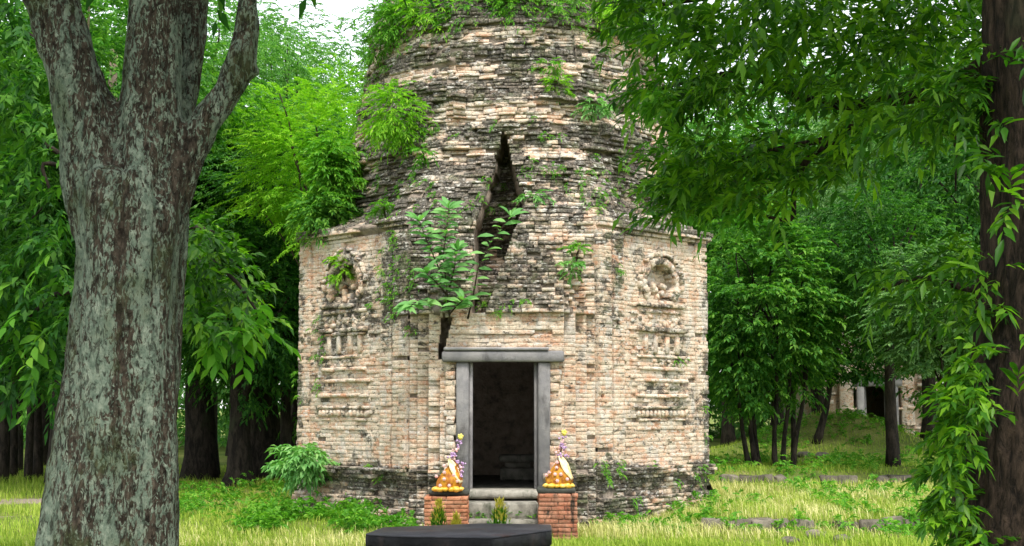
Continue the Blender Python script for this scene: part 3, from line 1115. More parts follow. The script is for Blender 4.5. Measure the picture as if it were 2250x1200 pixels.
def wood_tree(name, u, d, crown, zc, scale, label, mat, trunk_r=0.16, group=None, bark='forestbark', lean=0.0, rot=None, seed=0, base_flare=1.6, cat='tree', z0=None, stems=1):
    """A tree of the wood: a trunk with limbs that reach into its own crown."""
    x = at(u, 890, d).x
    y = CAM.y + d
    zg = gh(x, y) if z0 is None else z0
    root = empty(name, (x, y, zg))
    tag(root, label, cat, group)
    me, cl = crown_proto(crown)
    c = bpy.data.objects.new('crown', me)
    link(c, root)
    sc = scale if hasattr(scale, '__len__') else (scale,) * 3
    c.location = (lean, 0, zc - zg)
    c.scale = sc
    rz = RNG.uniform(0, 6.28) if rot is None else rot
    c.rotation_euler = (0, 0, rz)
    set_mat(c, mat)
    tm = MB()
    top = Vector((lean, 0, zc - zg))
    rs = random.Random(seed + int(u) + int(d * 10))
    for s_ in range(stems):
        off = Vector((0, 0, 0)) if stems == 1 else Vector((rs.uniform(-.5, .5), rs.uniform(-.3, .3), 0))
        tp = top + off * 2.2 * (stems > 1) + Vector((0, 0, rs.uniform(-.4, .2)))
        h = tp.z
        pts, rad = [], []
        for i in range(9):
            t = i / 8
            p = Vector((off.x, off.y, -0.15)).lerp(tp, t) + Vector((nz(t * 3, u, d), nz(u, t * 3, d), 0)) * 0.16 * h * 0.25 * math.sin(math.pi * t)
            pts.append(p); rad.append(trunk_r * (1 - 0.6 * t) * (1 + (base_flare - 1) * math.exp(-t * 14)))
        tm.tube(pts, rad, 10, True, 0.12)
        picks = rs.sample(range(len(cl)), min(len(cl), 9 if stems == 1 else 3))
        ca, sa = math.cos(rz), math.sin(rz)
        for i in picks:
            e = cl[i]
            e = Vector((e[0] * sc[0] * ca - e[1] * sc[1] * sa, e[0] * sc[0] * sa + e[1] * sc[1] * ca, e[2] * sc[2])) + top
            k = rs.randint(4, 8)
            b_ = pts[k]
            if e.z < b_.z - 0.5: b_ = pts[4]
            lp, lr = limb(b_, e, rad[k] * 0.55, 0.014, (0, 0, 0.35), 6, i)
            tm.tube(lp, lr, 6, False)
    tm.build('trunk', M[bark], root, True)
    return root

# ------------------------------------------------------------------ the second ruin in the wood
def on(u, v, z):
    """The point of height z that the photograph shows at pixel (u, v)."""
    r = FWD * FPX + Vector((1, 0, 0)) * (u - 1125.0) + UPV * (600.0 - v)
    return CAM + r * ((z - CAM.z) / r.z)


RX, RY = at(1925, 900, 48).x, CAM.y + 48
ruin = empty('ruined_shrine', (RX, RY + 2.4, 0.5))
tag(ruin, 'distant brick shrine with stone doorway half hidden behind the grassy mound', 'shrine')


def rbox(name, c, size, mat, g=0.22, bev=0.03, jit=0.02, n=None):
    m_ = MB(); m_.box((c[0], c[1], c[2]), size, 0, bev, jit, 0, g)
    return m_.build(name, mat, ruin)


for sx in (-1, 1):
    rbox('wall', (sx * 1.55, -2.1, 2.0), (1.5, 0.5, 4.6), M['brick'])
    rbox('pilaster', (sx * 1.95, -2.42, 2.0), (0.5, 0.2, 4.5), M['brick'], 0.15)
    rbox('pilaster', (sx * 1.1, -2.45, 1.7), (0.5, 0.3, 3.8), M['brick'], 0.3)
    rbox('side_wall', (sx * 2.25, 0, 2.0), (0.4, 4.0, 4.6), M['brick'])
    rbox('jamb', (sx * 0.60, -2.5, 1.05), (0.26, 0.4, 2.0), M['frame'])
    for i in range(26):                    # broken brickwork round the door
        m_ = MB(); m_.box((sx * random.uniform(0.75, 2.1), -2.56 + random.uniform(-.05, .06), random.uniform(0.1, 3.6)), (random.uniform(.25, .45), .14, random.uniform(.08, .16)), random.gauss(0, .06), .02, .015, 0, random.uniform(0, .5))
        m_.build('loose_brick', M['brick'], ruin)
rbox('lintel', (0, -2.5, 2.19), (1.75, 0.44, 0.28), M['frame'])
rbox('door_post', (-0.36, -2.3, 1.05), (0.07, 0.07, 1.95), M['frame'], bev=.01, jit=0)
rbox('door_post', (0.36, -2.3, 1.05), (0.07, 0.07, 1.95), M['frame'], bev=.01, jit=0)
rbox('door_bar', (0, -2.3, 0.22), (0.66, 0.06, 0.08), M['frame'], bev=.01, jit=0)
rbox('wall_above_door', (0, -2.1, 3.35), (1.7, 0.52, 1.95), M['brick'], 0.3)
rbox('back_wall', (0, 2.0, 2.0), (4.6, 0.4, 4.6), M['brick'])
rbox('sill', (0, -2.55, -0.05), (1.9, 0.7, 0.26), M['step'])
zz = 4.35
for i, (hw, hh) in enumerate(((2.55, 0.35), (2.3, 1.1), (2.4, 0.25), (2.05, 1.1), (2.15, 0.25), (1.75, 1.2), (1.4, 1.0), (0.95, 0.9))):
    rbox('roof_tier', (0, 0, zz + hh / 2), (hw * 2, hw * 2, hh - 0.004), M['brick'], 0.42, 0.08, 0.06)
    zz += hh
for i in range(60):
    m_ = MB(); m_.box((random.uniform(-2.1, 2.1), -2.1 + random.uniform(-.2, 0), random.uniform(4.8, 8.5)), (random.uniform(.3, .6), .5, random.uniform(.1, .2)), random.gauss(0, .05), .03, .02, 0, random.uniform(.1, .6))
    m_.build('loose_brick', M['brick'], ruin)

# ------------------------------------------------------------------ low walls on the terrace, built of blocks
def low_wall(name, label, pts, zt, hgt, bl, dep, mat, gapp=0.05):
    root = empty(name, (pts[0][0], pts[0][1], 0))
    tag(root, label, 'low wall', kind='thing')
    for (xa, ya), (xb, yb) in zip(pts, pts[1:]):
        Ln = math.hypot(xb - xa, yb - ya)
        s = 0.0
        while s < Ln:
            L = min(random.uniform(bl * 0.7, bl * 1.3), Ln - s + 0.05)
            t = (s + L / 2) / Ln
            x, y = xa + (xb - xa) * t, ya + (yb - ya) * t
            if random.random() > gapp:
                h = hgt * random.uniform(0.8, 1.1)
                zb = zt(x, y)
                m_ = MB()
                m_.box((x - pts[0][0], y - pts[0][1] + random.gauss(0, .015), zb + random.uniform(-.03, .015) - h / 2), (L - 0.01, dep * random.uniform(.8, 1.15), h), math.atan2(yb - ya, xb - xa) + random.gauss(0, .06), 0.022, 0.035, random.gauss(0, .06))
                m_.build('block', mat, root)
            s += L
    return root


a_, b_, c_ = at(1540, 1140, 19.62), at(2000, 1138, 19.62), at(2000, 1138, 19.62)
low_wall('low_wall', 'low worn stone edging across the straw grass, nearer of two', [(a_.x, a_.y), (b_.x, b_.y), (b_.x + 0.1, b_.y + 1.4)], lambda x, y: 0.235, 0.24, 0.30, 0.28, M['laterite'], 0.10)
a_, b_, c_ = at(1580, 1050, 27.2), at(1800, 1055, 27.2), at(2060, 1050, 27.2)
low_wall('low_wall', 'low mossy stone edging farther back, below the grassy mound', [(a_.x, a_.y), (b_.x, b_.y), (c_.x, c_.y)], lambda x, y: 0.46, 0.26, 0.34, 0.3, M['laterite'], 0.3)

# stones lying on the mound and in the grass
STONES = [(1765, 995, 33.2, .30, 'grey stone lying on the front of the grassy mound'), (1805, 1000, 33.0, .34, 'larger dark stone beside the grey one on the mound'),
          (1790, 1175, 18.9, .26, 'flat brown stone in the turf before the low wall'), (1735, 1190, 18.2, .20, 'small brown stone low in the turf before the wall'),
          (1850, 1186, 18.3, .22, 'dark stone sunk in the turf, farthest along from the tower')]
for u, v, d, s, lab in STONES:
    p = at(u, v, d)
    m_ = MB()
    m_.ball((0, 0, 0.05), s * 0.6, 9, 7, (1.0, 0.75, 0.5), 0.14)
    m_.box((s * 0.3, 0.05, 0.03), (s * 0.7, s * 0.5, s * 0.4), 0.5, 0.04, 0.03)
    o = m_.build('stone', M['laterite'])
    o.location = (p.x, p.y, gh(p.x, p.y))
    tag(o, lab, 'stone', 'stones in the grass')

# ------------------------------------------------------------------ black altar
ZT = 0.72
corners = [on(803, 1173, ZT), on(860, 1177, ZT), on(1080, 1181, ZT), on(1212, 1164, ZT), on(1210, 1152, ZT), on(1060, 1150, ZT), on(840, 1159, ZT)]
cen = sum(corners, Vector()) / len(corners)
_c = []
for i_, c_ in enumerate(corners):                    # worn, slightly chipped outline
    n_ = corners[(i_ + 1) % len(corners)]
    m0 = max(2, int((n_ - c_).length / 0.05))
    for j_ in range(m0):
        _c.append(c_.lerp(n_, j_ / m0) + (Vector((random.gauss(0, .003), random.gauss(0, .003), 0)) if j_ else Vector()))
corners = _c
altar = empty('black_altar', (cen.x, cen.y, 0))
tag(altar, 'low black stone altar slab in front of the temple steps', 'altar')


def prism(mb, pts, z0, z1, ins=0.0, bev=0.006):
    n = len(pts)
    rings = []
    for z, k in ((z0, bev), (z0 + bev, 0), (z1 - bev, 0), (z1, bev)):
        rings += [((p.x - cen.x) * (1 - (ins + k) / 0.8), (p.y - cen.y) * (1 - (ins + k) / 0.7), z) for p in pts]
    q = [(r * n + i, r * n + (i + 1) % n, (r + 1) * n + (i + 1) % n, (r + 1) * n + i) for r in range(3) for i in range(n)]
    rings += [(0, 0, z0), (0, 0, z1)]
    t = [(4 * n, (i + 1) % n, i) for i in range(n)] + [(4 * n + 1, 3 * n + i, 3 * n + (i + 1) % n) for i in range(n)]
    mb.add(rings, q, t)


m_ = MB(); prism(m_, corners, ZT - 0.014, ZT, 0.001, 0.004)
m_.build('top_face', M['greytop'], altar)
m_ = MB(); prism(m_, corners, ZT - 0.14, ZT - 0.0145)
m_.build('top_slab', M['blackstone'], altar)
m_ = MB(); prism(m_, corners, 0.10, ZT - 0.143, 0.012)
m_.build('body', M['blackstone'], altar)
m_ = MB(); prism(m_, corners, -0.05, 0.10, -0.04)
m_.build('foot', M['blackstone'], altar)

# ------------------------------------------------------------------ brick pedestals with draped offerings
def pedestal(u0, u1, vtop, d, mat, cap, label, capname):
    x0, x1 = at(u0, 1100, d).x, at(u1, 1100, d).x
    w, y0 = x1 - x0, CAM.y + d
    ztop = at(u0, vtop, d).z
    root = empty('brick_pedestal', ((x0 + x1) / 2, y0 + 0.3, 0))
    tag(root, label, 'pedestal', 'pedestals beside the steps')
    m = MB(); m.box((0, 0, ztop / 2 - 0.03), (w - 0.03, 0.55, ztop), 0, 0.01)
    m.build('mortar_core', M['mortar'], root)
    n = 11
    ch = ztop / n
    for r in range(n):
        z = ch * (r + 0.5)
        cut = [0, 1 / 3, 2 / 3, 1] if r % 2 else [0, 1 / 6, 1 / 2, 5 / 6, 1]
        for row_ in (-1, 1):
            for a, b in zip(cut, cut[1:]):
                m = MB()
                m.box(((a + b) / 2 * w - w / 2 + random.gauss(0, .004), row_ * 0.15 + random.gauss(0, .004), z), ((b - a) * w - 0.005, 0.292, ch - 0.005), random.gauss(0, .015), 0.005, 0.004)
                m.build('brick', mat, root)
    m = MB()
    if cap == 'slab':
        m.box((-0.02, 0.0, ztop + 0.035), (w * 0.98, 0.56, 0.066), 0, 0.012, 0.004)
    else:
        m.box((0.03, 0.10, ztop + 0.05), (w * 0.92, 0.40, 0.10), 0.05, 0.03, 0.02)
    m.build(capname, M['capstone'], root)
    return root, ztop + (0.068 if cap == 'slab' else 0.1)


pedL, zL = pedestal(932, 1028, 1092, 18.75, M['redbrick'], 'rough', 'clean orange brick pedestal with rough mossy cap, left of the steps', 'mossy_cap')
pedR, zR = pedestal(1183, 1269, 1085, 18.75, M['redbrick2'], 'slab', 'stained brick pedestal with thin black slab, right of the steps', 'black_slab')

M['gold'] = cloth_material('gold_cloth', (0.26, 0.075, 0.008), (0.50, 0.24, 0.014), 13.0, 0.65, 0.3)
M['yellow'] = cloth_material('yellow_cloth', (0.68, 0.36, 0.02), (0.75, 0.50, 0.10), 12.0, 0.4, 0.5)
M['sash'] = cloth_material('white_sash', (0.66, 0.50, 0.22), (0.78, 0.68, 0.45), 14.0, 0.5, 0.4)
M['pinkfl'] = cloth_material('pink_white_flower', (0.72, 0.55, 0.52), (0.68, 0.30, 0.30), 60.0, 0.7, 0.2)
M['violet'] = cloth_material('violet_flower', (0.30, 0.15, 0.36), (0.58, 0.42, 0.60), 60.0, 0.7, 0.2)
M['tipfl'] = cloth_material('yellow_flower', (0.80, 0.62, 0.05), (0.85, 0.75, 0.25), 40.0, 0.7, 0.2)


def offering(ped_root, u, zbase, d, label, lean, sash_side, flowers, spike):
    p = at(u, 1075, d)
    root = empty('draped_offering', (p.x, p.y, zbase))
    tag(root, label, 'offering', 'draped flower offerings')
    H, R = 0.40, 0.205
    # pear-shaped cone of pleated cloth
    N, K = 48, 16
    vs_, q = [], []
    sd_ = u * 0.37
    for j in range(K):
        t = j / (K - 1)
        r = R * (0.84 + 0.24 * math.sin(min(1, t * 2.6) * math.pi / 2) - 1.02 * t ** 1.35)
        for i in range(N):
            th = 2 * math.pi * i / N
            tw = th + 0.9 * t
            rr = max(0.012, r) * (1 + 0.10 * math.sin(9 * tw) * (1 - 0.6 * t) * (0.5 + 0.5 * math.sin(2 * th + sd_)) + 0.10 * nz(math.cos(th) * 1.5 + sd_, math.sin(th) * 1.5, t * 4))
            vs_.append((rr * math.cos(th) + lean * t * 0.1, rr * 0.8 * math.sin(th), 0.04 + t * H + 0.012 * math.sin(5 * th) * (1 - t)))
    for j in range(K - 1):
        for i in range(N):
            i2 = (i + 1) % N
            q.append((j * N + i, j * N + i2, (j + 1) * N + i2, (j + 1) * N + i))
    vs_ += [(0, 0, 0.04), (lean * 0.1, 0, 0.05 + H)]
    t_ = [(K * N, (i + 1) % N, i) for i in range(N)] + [(K * N + 1, (K - 1) * N + i, (K - 1) * N + (i + 1) % N) for i in range(N)]
    m = MB(); m.add(vs_, q, t_); m.build('cloth_cone', M['gold'], root, True)
    for sx, sy, rr_ in ((-.17, -.07, .05), (-.10, -.13, .055), (-.03, -.15, .04), (.05, -.15, .045), (.12, -.12, .058), (.18, -.05, .045)):
        m = MB(); m.ball((sx, sy, 0.035), rr_, 10, 7, (1.1, 0.9, 0.7), 0.16); m.build('yellow_blossom', M['yellow'], root, True)
    # sash laid over one shoulder of the cone: a strip of folded cloth
    sv, sq = [], []
    for i in range(9):
        t = i / 8
        cx, cz = sash_side * (0.015 + 0.175 * t), 0.455 - 0.33 * t
        hw = 0.022 + 0.032 * math.sin(math.pi * min(1, t * 1.1))
        for j in range(5):
            w_ = (j / 4 - 0.5) * 2
            fx, fz_ = cx + w_ * hw * 0.85, cz + w_ * hw * 0.5 * sash_side
            rr = R * (1.08 - 0.98 * (max(0, fz_ - 0.05) / H) ** 1.3)
            fy = -0.8 * math.sqrt(max(0.0006, rr * rr - fx * fx)) - 0.022 - 0.012 * math.sin(j * 2.1 + i)
            sv.append((fx, fy, fz_))
    for i in range(8):
        for j in range(4):
            sq.append((i * 5 + j, i * 5 + j + 1, (i + 1) * 5 + j + 1, (i + 1) * 5 + j))
    m = MB(); m.add(sv, sq, ())
    so = m.build('sash', M['sash'], root, True)
    sol = so.modifiers.new('thick', 'SOLIDIFY'); sol.thickness = 0.008
    for fx, fz in flowers:
        rr = R * (1.05 - 0.95 * (fz / H) ** 1.35)
        fy = -0.8 * math.sqrt(max(0.0004, rr * rr - fx * fx)) - 0.02
        m = MB()
        m.ball((fx, fy, 0.05 + fz), 0.020, 10, 7, (1, .7, 1), 0.12)
        for a in range(6):
            m.ball((fx + 0.017 * math.cos(a * 1.05), fy - 0.004, 0.05 + fz + 0.017 * math.sin(a * 1.05)), 0.010, 6, 5, (1, .6, 1))
        m.build('flower', M['pinkfl'], root, True)
    n = len(spike)
    for i, (sx, sz) in enumerate(spike):
        m = MB()
        m.ball((sx + random.gauss(0, .008), -0.02 + random.gauss(0, .02), sz), random.uniform(0.016, 0.028), 8, 6, (1, 1, 1.15), 0.3)
        for a in range(4):
            m.ball((sx + random.gauss(0, .026), -0.04 + random.gauss(0, .015), sz + random.gauss(0, .022)), 0.014, 6, 5, (1, 1, 1), 0.2)
        m.build('garland_blossom', M['violet'] if i % 3 else M['pinkfl'], root, True)
    m = MB(); m.tube([(0.03 * lean, 0, 0.40), (spike[-1][0], 0, spike[-1][1])], [0.012, 0.008], 8); m.build('garland_stick', M['twig'], root)
    tx, tz = spike[-1][0] + 0.012, spike[-1][1] + 0.055
    m = MB(); m.ball((tx, -0.02, tz), 0.032, 9, 7, (1, 1, 1.2), 0.15)
    for a in range(5):
        m.ball((tx + 0.028 * math.cos(a * 1.26), -0.035, tz + 0.02 + 0.02 * math.sin(a * 1.26)), 0.016, 6, 5)
    m.build('tip_flower', M['tipfl'], root, True)
    return root


offering(pedL, 984, zL - 0.035, 18.95, 'golden cone offering whose violet garland leans away, on the clean brick pedestal', 1.0, 1,
         [(-0.05, .31), (-0.045, .22), (-0.045, .13), (0.09, .18), (-0.16, .16), (-0.10, .04), (0.03, .04), (0.14, .10)],
         [(0.16, 0.17), (0.18, 0.22), (0.20, 0.27), (0.185, 0.33), (0.20, 0.38), (0.14, 0.41), (0.08, 0.45), (0.09, 0.52), (0.05, 0.49), (0.12, 0.58), (0.15, 0.64), (0.165, 0.70)])
offering(pedR, 1227, zR, 18.95, 'golden cone offering with broad white sash, on the stained brick pedestal', 0.6, 1,
         [(-0.02, .31), (-0.03, .24), (-0.05, .15), (0.03, .15), (-0.17, .13), (-0.13, .17), (0.12, .08), (-0.02, .06)],
         [(-0.03, 0.50), (0.04, 0.47), (0.09, 0.45), (0.02, 0.55), (0.07, 0.56), (0.055, 0.61), (0.06, 0.66), (0.07, 0.71)])

# ------------------------------------------------------------------ the wood behind
G = 'trees of the wood behind the temple'
wood_tree('tall_tree', 455, 35, 'fine', 8.6, (1.25, 1.1, 1.25), 'pale fine-leaved tree rising behind the fork of the lichened trunk', M['lf_pale'], 0.22, G)
wood_tree('tall_tree', 640, 39, 'fine2', 9.6, (1.25, 1.1, 1.3), 'hazy pale tree reaching the white sky gap beside the tower', M['lf_pale'], 0.24, G)
wood_tree('tall_tree', 560, 33, 'fine2', 5.9, (1.15, 1.0, 0.85), 'soft green tree filling the wood between lichened trunk and tower', M['lf_pale'], 0.2, G)
wood_tree('tall_tree', 300, 37, 'fine', 9.2, (1.2, 1.1, 1.3), 'fine-leaved tree seen through the fork of the lichened trunk', M['lf_pale'], 0.22, G)
wood_tree('tall_tree', 130, 30, 'broad', 7.4, (1.15, 1.05, 1.25), 'dark broadleaf tree left of the lichened trunk', M['lf_dark'], 0.2, G)
wood_tree('tall_tree', -70, 27, 'broad2', 6.8, (1.1, 1.1, 1.25), 'dark broadleaf tree cut by the left edge', M['lf_dark'], 0.2, G)
wood_tree('understorey_tree', 30, 33, 'broad', 4.4, (1.2, 1.0, 0.75), 'low dark tree above the thin trunks at the left edge', M['lf_dark'], 0.12, G)
wood_tree('understorey_tree', 525, 29.5, 'broad', 3.95, (0.85, 0.8, 0.72), 'low dark tree over the black trunks left of the tower', M['lf_dark'], 0.3, G)
wood_tree('understorey_tree', 650, 31.5, 'broad2', 3.9, (0.75, 0.8, 0.85), 'green tree squeezed against the left side of the tower', M['lf_mid'], 0.2, G)
wood_tree('feathery_tree', 690, 26.5, 'layer', 6.75, (0.92, 0.85, 0.82), 'bright yellow-green feathery tree leaning on the left of the tower', M['lf_bright'], 0.08, None, 'twig', rot=0.4)
wood_tree('pale_trunk_tree', 228, 24, 'broad2', 8.2, (0.75, 0.75, 0.7), 'slender tree with pale pinkish trunk inside the fork', M['lf_mid'], 0.19, None, 'palebark', base_flare=1.2)
# right of the tower
wood_tree('draped_tree', 1690, 30, 'draped' if False else 'drape', 4.05, (0.98, 0.9, 0.88), 'rounded mid-green tree with many thin stems beside the tower', M['lf_mid'], 0.06, None, 'forestbark', stems=6, rot=1.0)
wood_tree('understorey_tree', 1790, 34.5, 'drape', 4.6, (1.0, 0.9, 0.80), 'dark drooping tree overhanging the distant shrine', M['lf_dark'], 0.10, G, rot=2.4, lean=0.9)
wood_tree('understorey_tree', 1958, 29.5, 'broad', 5.0, (0.62, 0.6, 0.62), 'dark tree whose black trunk stands before the distant shrine', M['lf_dark'], 0.16, G, base_flare=1.25)
wood_tree('tall_tree', 1600, 41, 'broad', 6.4, (1.05, 1.0, 1.05), 'dark tree close behind the right edge of the tower', M['lf_mid'], 0.2, G)
wood_tree('tall_tree', 1800, 43, 'broad2', 8.7, (1.15, 1.0, 1.25), 'tall tree above the draped one, under the sky gap', M['lf_dark'], 0.24, G)
wood_tree('tall_tree', 2040, 37, 'fine2', 7.9, (1.1, 1.0, 1.15), 'grey-green fine-leaved tree behind the dark trunk', M['lf_grey'], 0.22, G)
wood_tree('tall_tree', 2230, 33, 'broad2', 7.4, (1.1, 1.0, 1.25), 'dark tree behind the vine-clad trunk at the right edge', M['lf_dark'], 0.22, G)
wood_tree('tall_tree', 2120, 40, 'broad', 4.8, (1.2, 1.0, 0.9), 'low tree right of the distant shrine', M['lf_mid'], 0.2, G)
wood_tree('tall_tree', 1420, 44, 'fine', 8.8, (1.1, 1.0, 1.2), 'tree peeping over the right shoulder of the tower', M['lf_pale'], 0.22, G)
wood_tree('understorey_tree', 2075, 26.5, 'drape', 3.85, (0.72, 0.7, 0.50), 'leafy young tree with glossy leaves left of the vine-clad trunk', M['lf_grey'], 0.06, G, rot=0.6)

wood_tree('tall_tree', 1705, 48, 'broad', 8.2, (1.3, 1.0, 1.2), 'far broadleaf tree between the tower and the overhanging branch', M['lf_mid'], 0.24, G)
wood_tree('tall_tree', 1960, 51, 'broad2', 10.5, (1.5, 1.2, 1.45), 'far tall tree over the distant shrine', M['lf_mid'], 0.26, G)
wood_tree('tall_tree', 2170, 46, 'broad', 10.0, (1.35, 1.1, 1.4), 'far tree showing between branch and vine-clad trunk', M['lf_grey'], 0.24, G)
wood_tree('tall_tree', 745, 50, 'fine', 8.2, (1.2, 1.0, 1.25), 'far pale tree just under the white sky gap', M['lf_pale'], 0.24, G)
wood_tree('tall_tree', 520, 47, 'fine2', 11.5, (1.5, 1.2, 1.45), 'far pale tree at the top between the right fork and the sky gap', M['lf_pale'], 0.26, G)
wood_tree('tall_tree', 90, 40, 'broad2', 11.0, (1.4, 1.2, 1.4), 'far tree at the top left corner', M['lf_mid'], 0.26, G)

wood_tree('tall_tree', 1835, 54, 'fine', 11.6, (1.5, 1.2, 1.4), 'farthest fine-leaved tree high behind the overhanging branch', M['lf_mid'], 0.26, G)

wood_tree('tall_tree', 535, 44, 'fine', 11.6, (1.15, 1.1, 1.2), 'high pale tree beside the white sky gap, nearer the fork', M['lf_pale'], 0.26, G)
wood_tree('tall_tree', 1500, 50, 'broad', 11.0, (1.3, 1.2, 1.3), 'high tree just beyond the right shoulder of the tower', M['lf_mid'], 0.26, G)
wood_tree('tall_tree', 1770, 57, 'broad2', 13.6, (1.7, 1.3, 1.4), 'highest far tree behind the top of the overhanging branch', M['lf_pale'], 0.28, G)
wood_tree('tall_tree', 2030, 57, 'broad', 13.5, (1.7, 1.3, 1.5), 'far high tree in the top right behind the branches', M['lf_mid'], 0.28, G)

# big dark boles and thin stems under the canopy
def bole(u, d, r, h, label, group, flare=1.5, lean=0.0, bark='forestbark', name='tree_bole'):
    x, y = at(u, 890, d).x, CAM.y + d
    root = empty(name, (x, y, gh(x, y)))
    tag(root, label, 'tree', group)
    m = MB()
    n = 10
    pts = [Vector((lean * i / n + 0.12 * r * nz(i * .5, u, 1), 0, -0.1 + h * i / n)) for i in range(n + 1)]
    m.tube(pts, [r * (1 + (flare - 1) * math.exp(-i * 0.9) - 0.03 * i) for i in range(n + 1)], 16, True, 0.22)
    m.build('trunk', M[bark], root, True)
    for k in range(2):
        m = MB()
        a = pts[7 + k]
        lp, lr = limb(a, a + Vector(((-1) ** k * 1.2, 0.3, 1.6)), r * 0.4, 0.03, (0, 0, .2), 6, k)
        m.tube(lp, lr, 8, False); m.build('limb', M[bark], root, True)
    if h > 4:
        me, cl = crown_proto('broad')
        c = bpy.data.objects.new('crown', me); link(c, root)
        c.location = (lean, 0, h + 1.0); c.scale = (0.8, 0.8, 0.6); c.rotation_euler = (0, 0, u)
        set_mat(c, M['lf_dark'])
    return root


bole(440, 32.5, 0.36, 6.5, 'thick dark trunk beside the lichened tree, under the canopy', 'trunks in the shade')
bole(562, 32, 0.62, 6.0, 'very thick dark bole in the shade left of the tower', 'trunks in the shade', 1.35)
bole(628, 30.5, 0.13, 5.5, 'thin dark stem between the thick bole and the tower', 'trunks in the shade', 1.2)
for u, d, r, ln, lab in ((8, 31, .16, 0, 'dark stem at the very left edge of the wood'), (30, 34, .07, .1, 'thinnest stem at the left edge'), (46, 36, .10, -.1, 'brownish stem second past the edge stem'),
                         (66, 31, .09, .05, 'straight dark stem in the middle of the left row'), (88, 32.5, .12, -.2, 'leaning dark stem just left of the lichened trunk')):
    bole(u, d, r, 5.2, lab, 'thin stems at the left of the wood', 1.2, ln)
for u, d, r, lab in ((1700, 31, .055, 'thin straight stem right of the draped tree'), (1742, 31.5, .07, 'second thin stem beyond the draped tree, before the mound')):
    bole(u, d, r, 3.4, lab, 'thin stems by the mound', 1.2)

# the far wood that closes the view: one mass
rng = np.random.default_rng(77)
Cs, Ds = [], []
for k in range(2500):
    d = rng.uniform(52, 72)
    u = rng.uniform(-500, 2750)
    x, y = (u - 1125) / FPX * d, CAM.y + d
    top = 12 + 3.0 * noise.noise((x * 0.16, 2.2, 0.0)) + (2.5 if x < -3 else 0) - (0.8 if 6 < x < 13 else 0)
    z = top * rng.uniform(0.0, 1.0) ** 0.8 if k < 1600 else rng.uniform(0, 5.5)
    n = 13
    q = rng.normal(0, 0.75, (n, 3)) * np.array([1, 1, 0.6])
    Cs.append(np.array([x, y, z]) + q)
    Ds.append(unit(q + np.array([0, -0.5, 0.2]) + rng.normal(0, .4, (n, 3))))
V, F = sprays(rng, np.concatenate(Cs), np.concatenate(Ds), 0.75, 9, 0.30, 0.13, 0.4)
fw = link(bpy.data.objects.new('far_wood', np_mesh('far_wood', V, F, M['lf_pale'])))
tag(fw, 'distant mass of pale green foliage closing the wood', 'wood', kind='stuff')

# ------------------------------------------------------------------ the lichened tree in the left foreground
def remeshed(name, mb, voxel, smooth_it=4):
    me = mb.mesh(name + '_src', None)
    o = bpy.data.objects.new(name + '_src', me)
    COL.objects.link(o)
    r = o.modifiers.new('remesh', 'REMESH'); r.mode = 'VOXEL'; r.voxel_size = voxel
    s = o.modifiers.new('smooth', 'SMOOTH'); s.factor = 0.6; s.iterations = smooth_it
    dg = bpy.context.evaluated_depsgraph_get()
    out = bpy.data.meshes.new_from_object(o.evaluated_get(dg), depsgraph=dg)
    bpy.data.objects.remove(o)
    out.name = name
    return out


def px_tube(mb, d, pts, n=20, wob=0.0):
    """pts: (u, v, radius in px, extra depth); the tube runs through those places d metres away."""
    P_, R_ = [], []
    for u, v, r, e in pts:
        P_.append(at(u, v, d + e)); R_.append(r / FPX * (d + e))
    # refine with Catmull-Rom
    Q, S = [], []
    for i in range(len(P_) - 1):
        p0, p1, p2, p3 = P_[max(i - 1, 0)], P_[i], P_[i + 1], P_[min(i + 2, len(P_) - 1)]
        for k in range(5):
            t = k / 5
            Q.append(0.5 * ((2 * p1) + (p2 - p0) * t + (2 * p0 - 5 * p1 + 4 * p2 - p3) * t * t + (3 * p1 - p0 - 3 * p2 + p3) * t ** 3))
            S.append(R_[i] + (R_[i + 1] - R_[i]) * t)
    Q.append(P_[-1]); S.append(R_[-1])
    mb.tube(Q, S, n, True, wob)


D1 = 8.8
m = MB()
px_tube(m, D1, [(225, 1640, 225, 0), (232, 1480, 182, 0), (250, 1200, 147, 0), (263, 1000, 133, 0), (272, 800, 125, 0), (286, 600, 119, 0), (292, 470, 123, 0), (292, 390, 110, 0)], 28)
px_tube(m, D1, [(250, 520, 88, 0), (225, 400, 84, 0), (198, 270, 68, -.05), (150, 130, 58, -.1), (103, 0, 54, -.15), (60, -150, 50, -.2), (10, -420, 40, -.3)], 22)
px_tube(m, D1, [(312, 560, 92, 0), (325, 400, 84, -.02), (333, 250, 68, 0), (341, 100, 61, 0), (344, 0, 57, 0), (350, -200, 50, 0), (372, -480, 40, .1)], 22)
px_tube(m, D1, [(360, 420, 50, .15), (392, 300, 36, .28), (414, 180, 28, .36), (421, 0, 26, .42), (432, -260, 22, .5)], 16)
px_tube(m, D1, [(345, 580, 62, 0), (385, 420, 52, 0), (428, 320, 42, 0), (478, 225, 38, 0), (524, 150, 36, 0), (541, 60, 28, 0), (545, 0, 26, 0), (562, -220, 22, .1)], 18)
p = at(556, 158, D1)
m.ball(p, 0.055, 10, 8, (1, 1, .9))
me = remeshed('trunk', m, 0.026, 5)
n = len(me.vertices)
co = np.empty(n * 3, dtype=np.float32); me.vertices.foreach_get('co', co); co = co.reshape(-1, 3)
no = np.empty(n * 3, dtype=np.float32); me.vertices.foreach_get('normal', no); no = no.reshape(-1, 3)
for i in range(n):
    x, y, z = co[i]
    f = 0.05 * noise.noise((x * 3.4, y * 3.4, z * 0.55)) - 0.03 * max(0, 0.22 - abs(noise.noise((x * 4.2, y * 4.2, z * 0.35)))) / 0.22 + 0.020 * noise.noise((x * 9, y * 9, z * 2.0)) + 0.012 * noise.noise((x * 22, y * 22, z * 7))
    co[i] += no[i] * f
base = at(235, 890, D1)
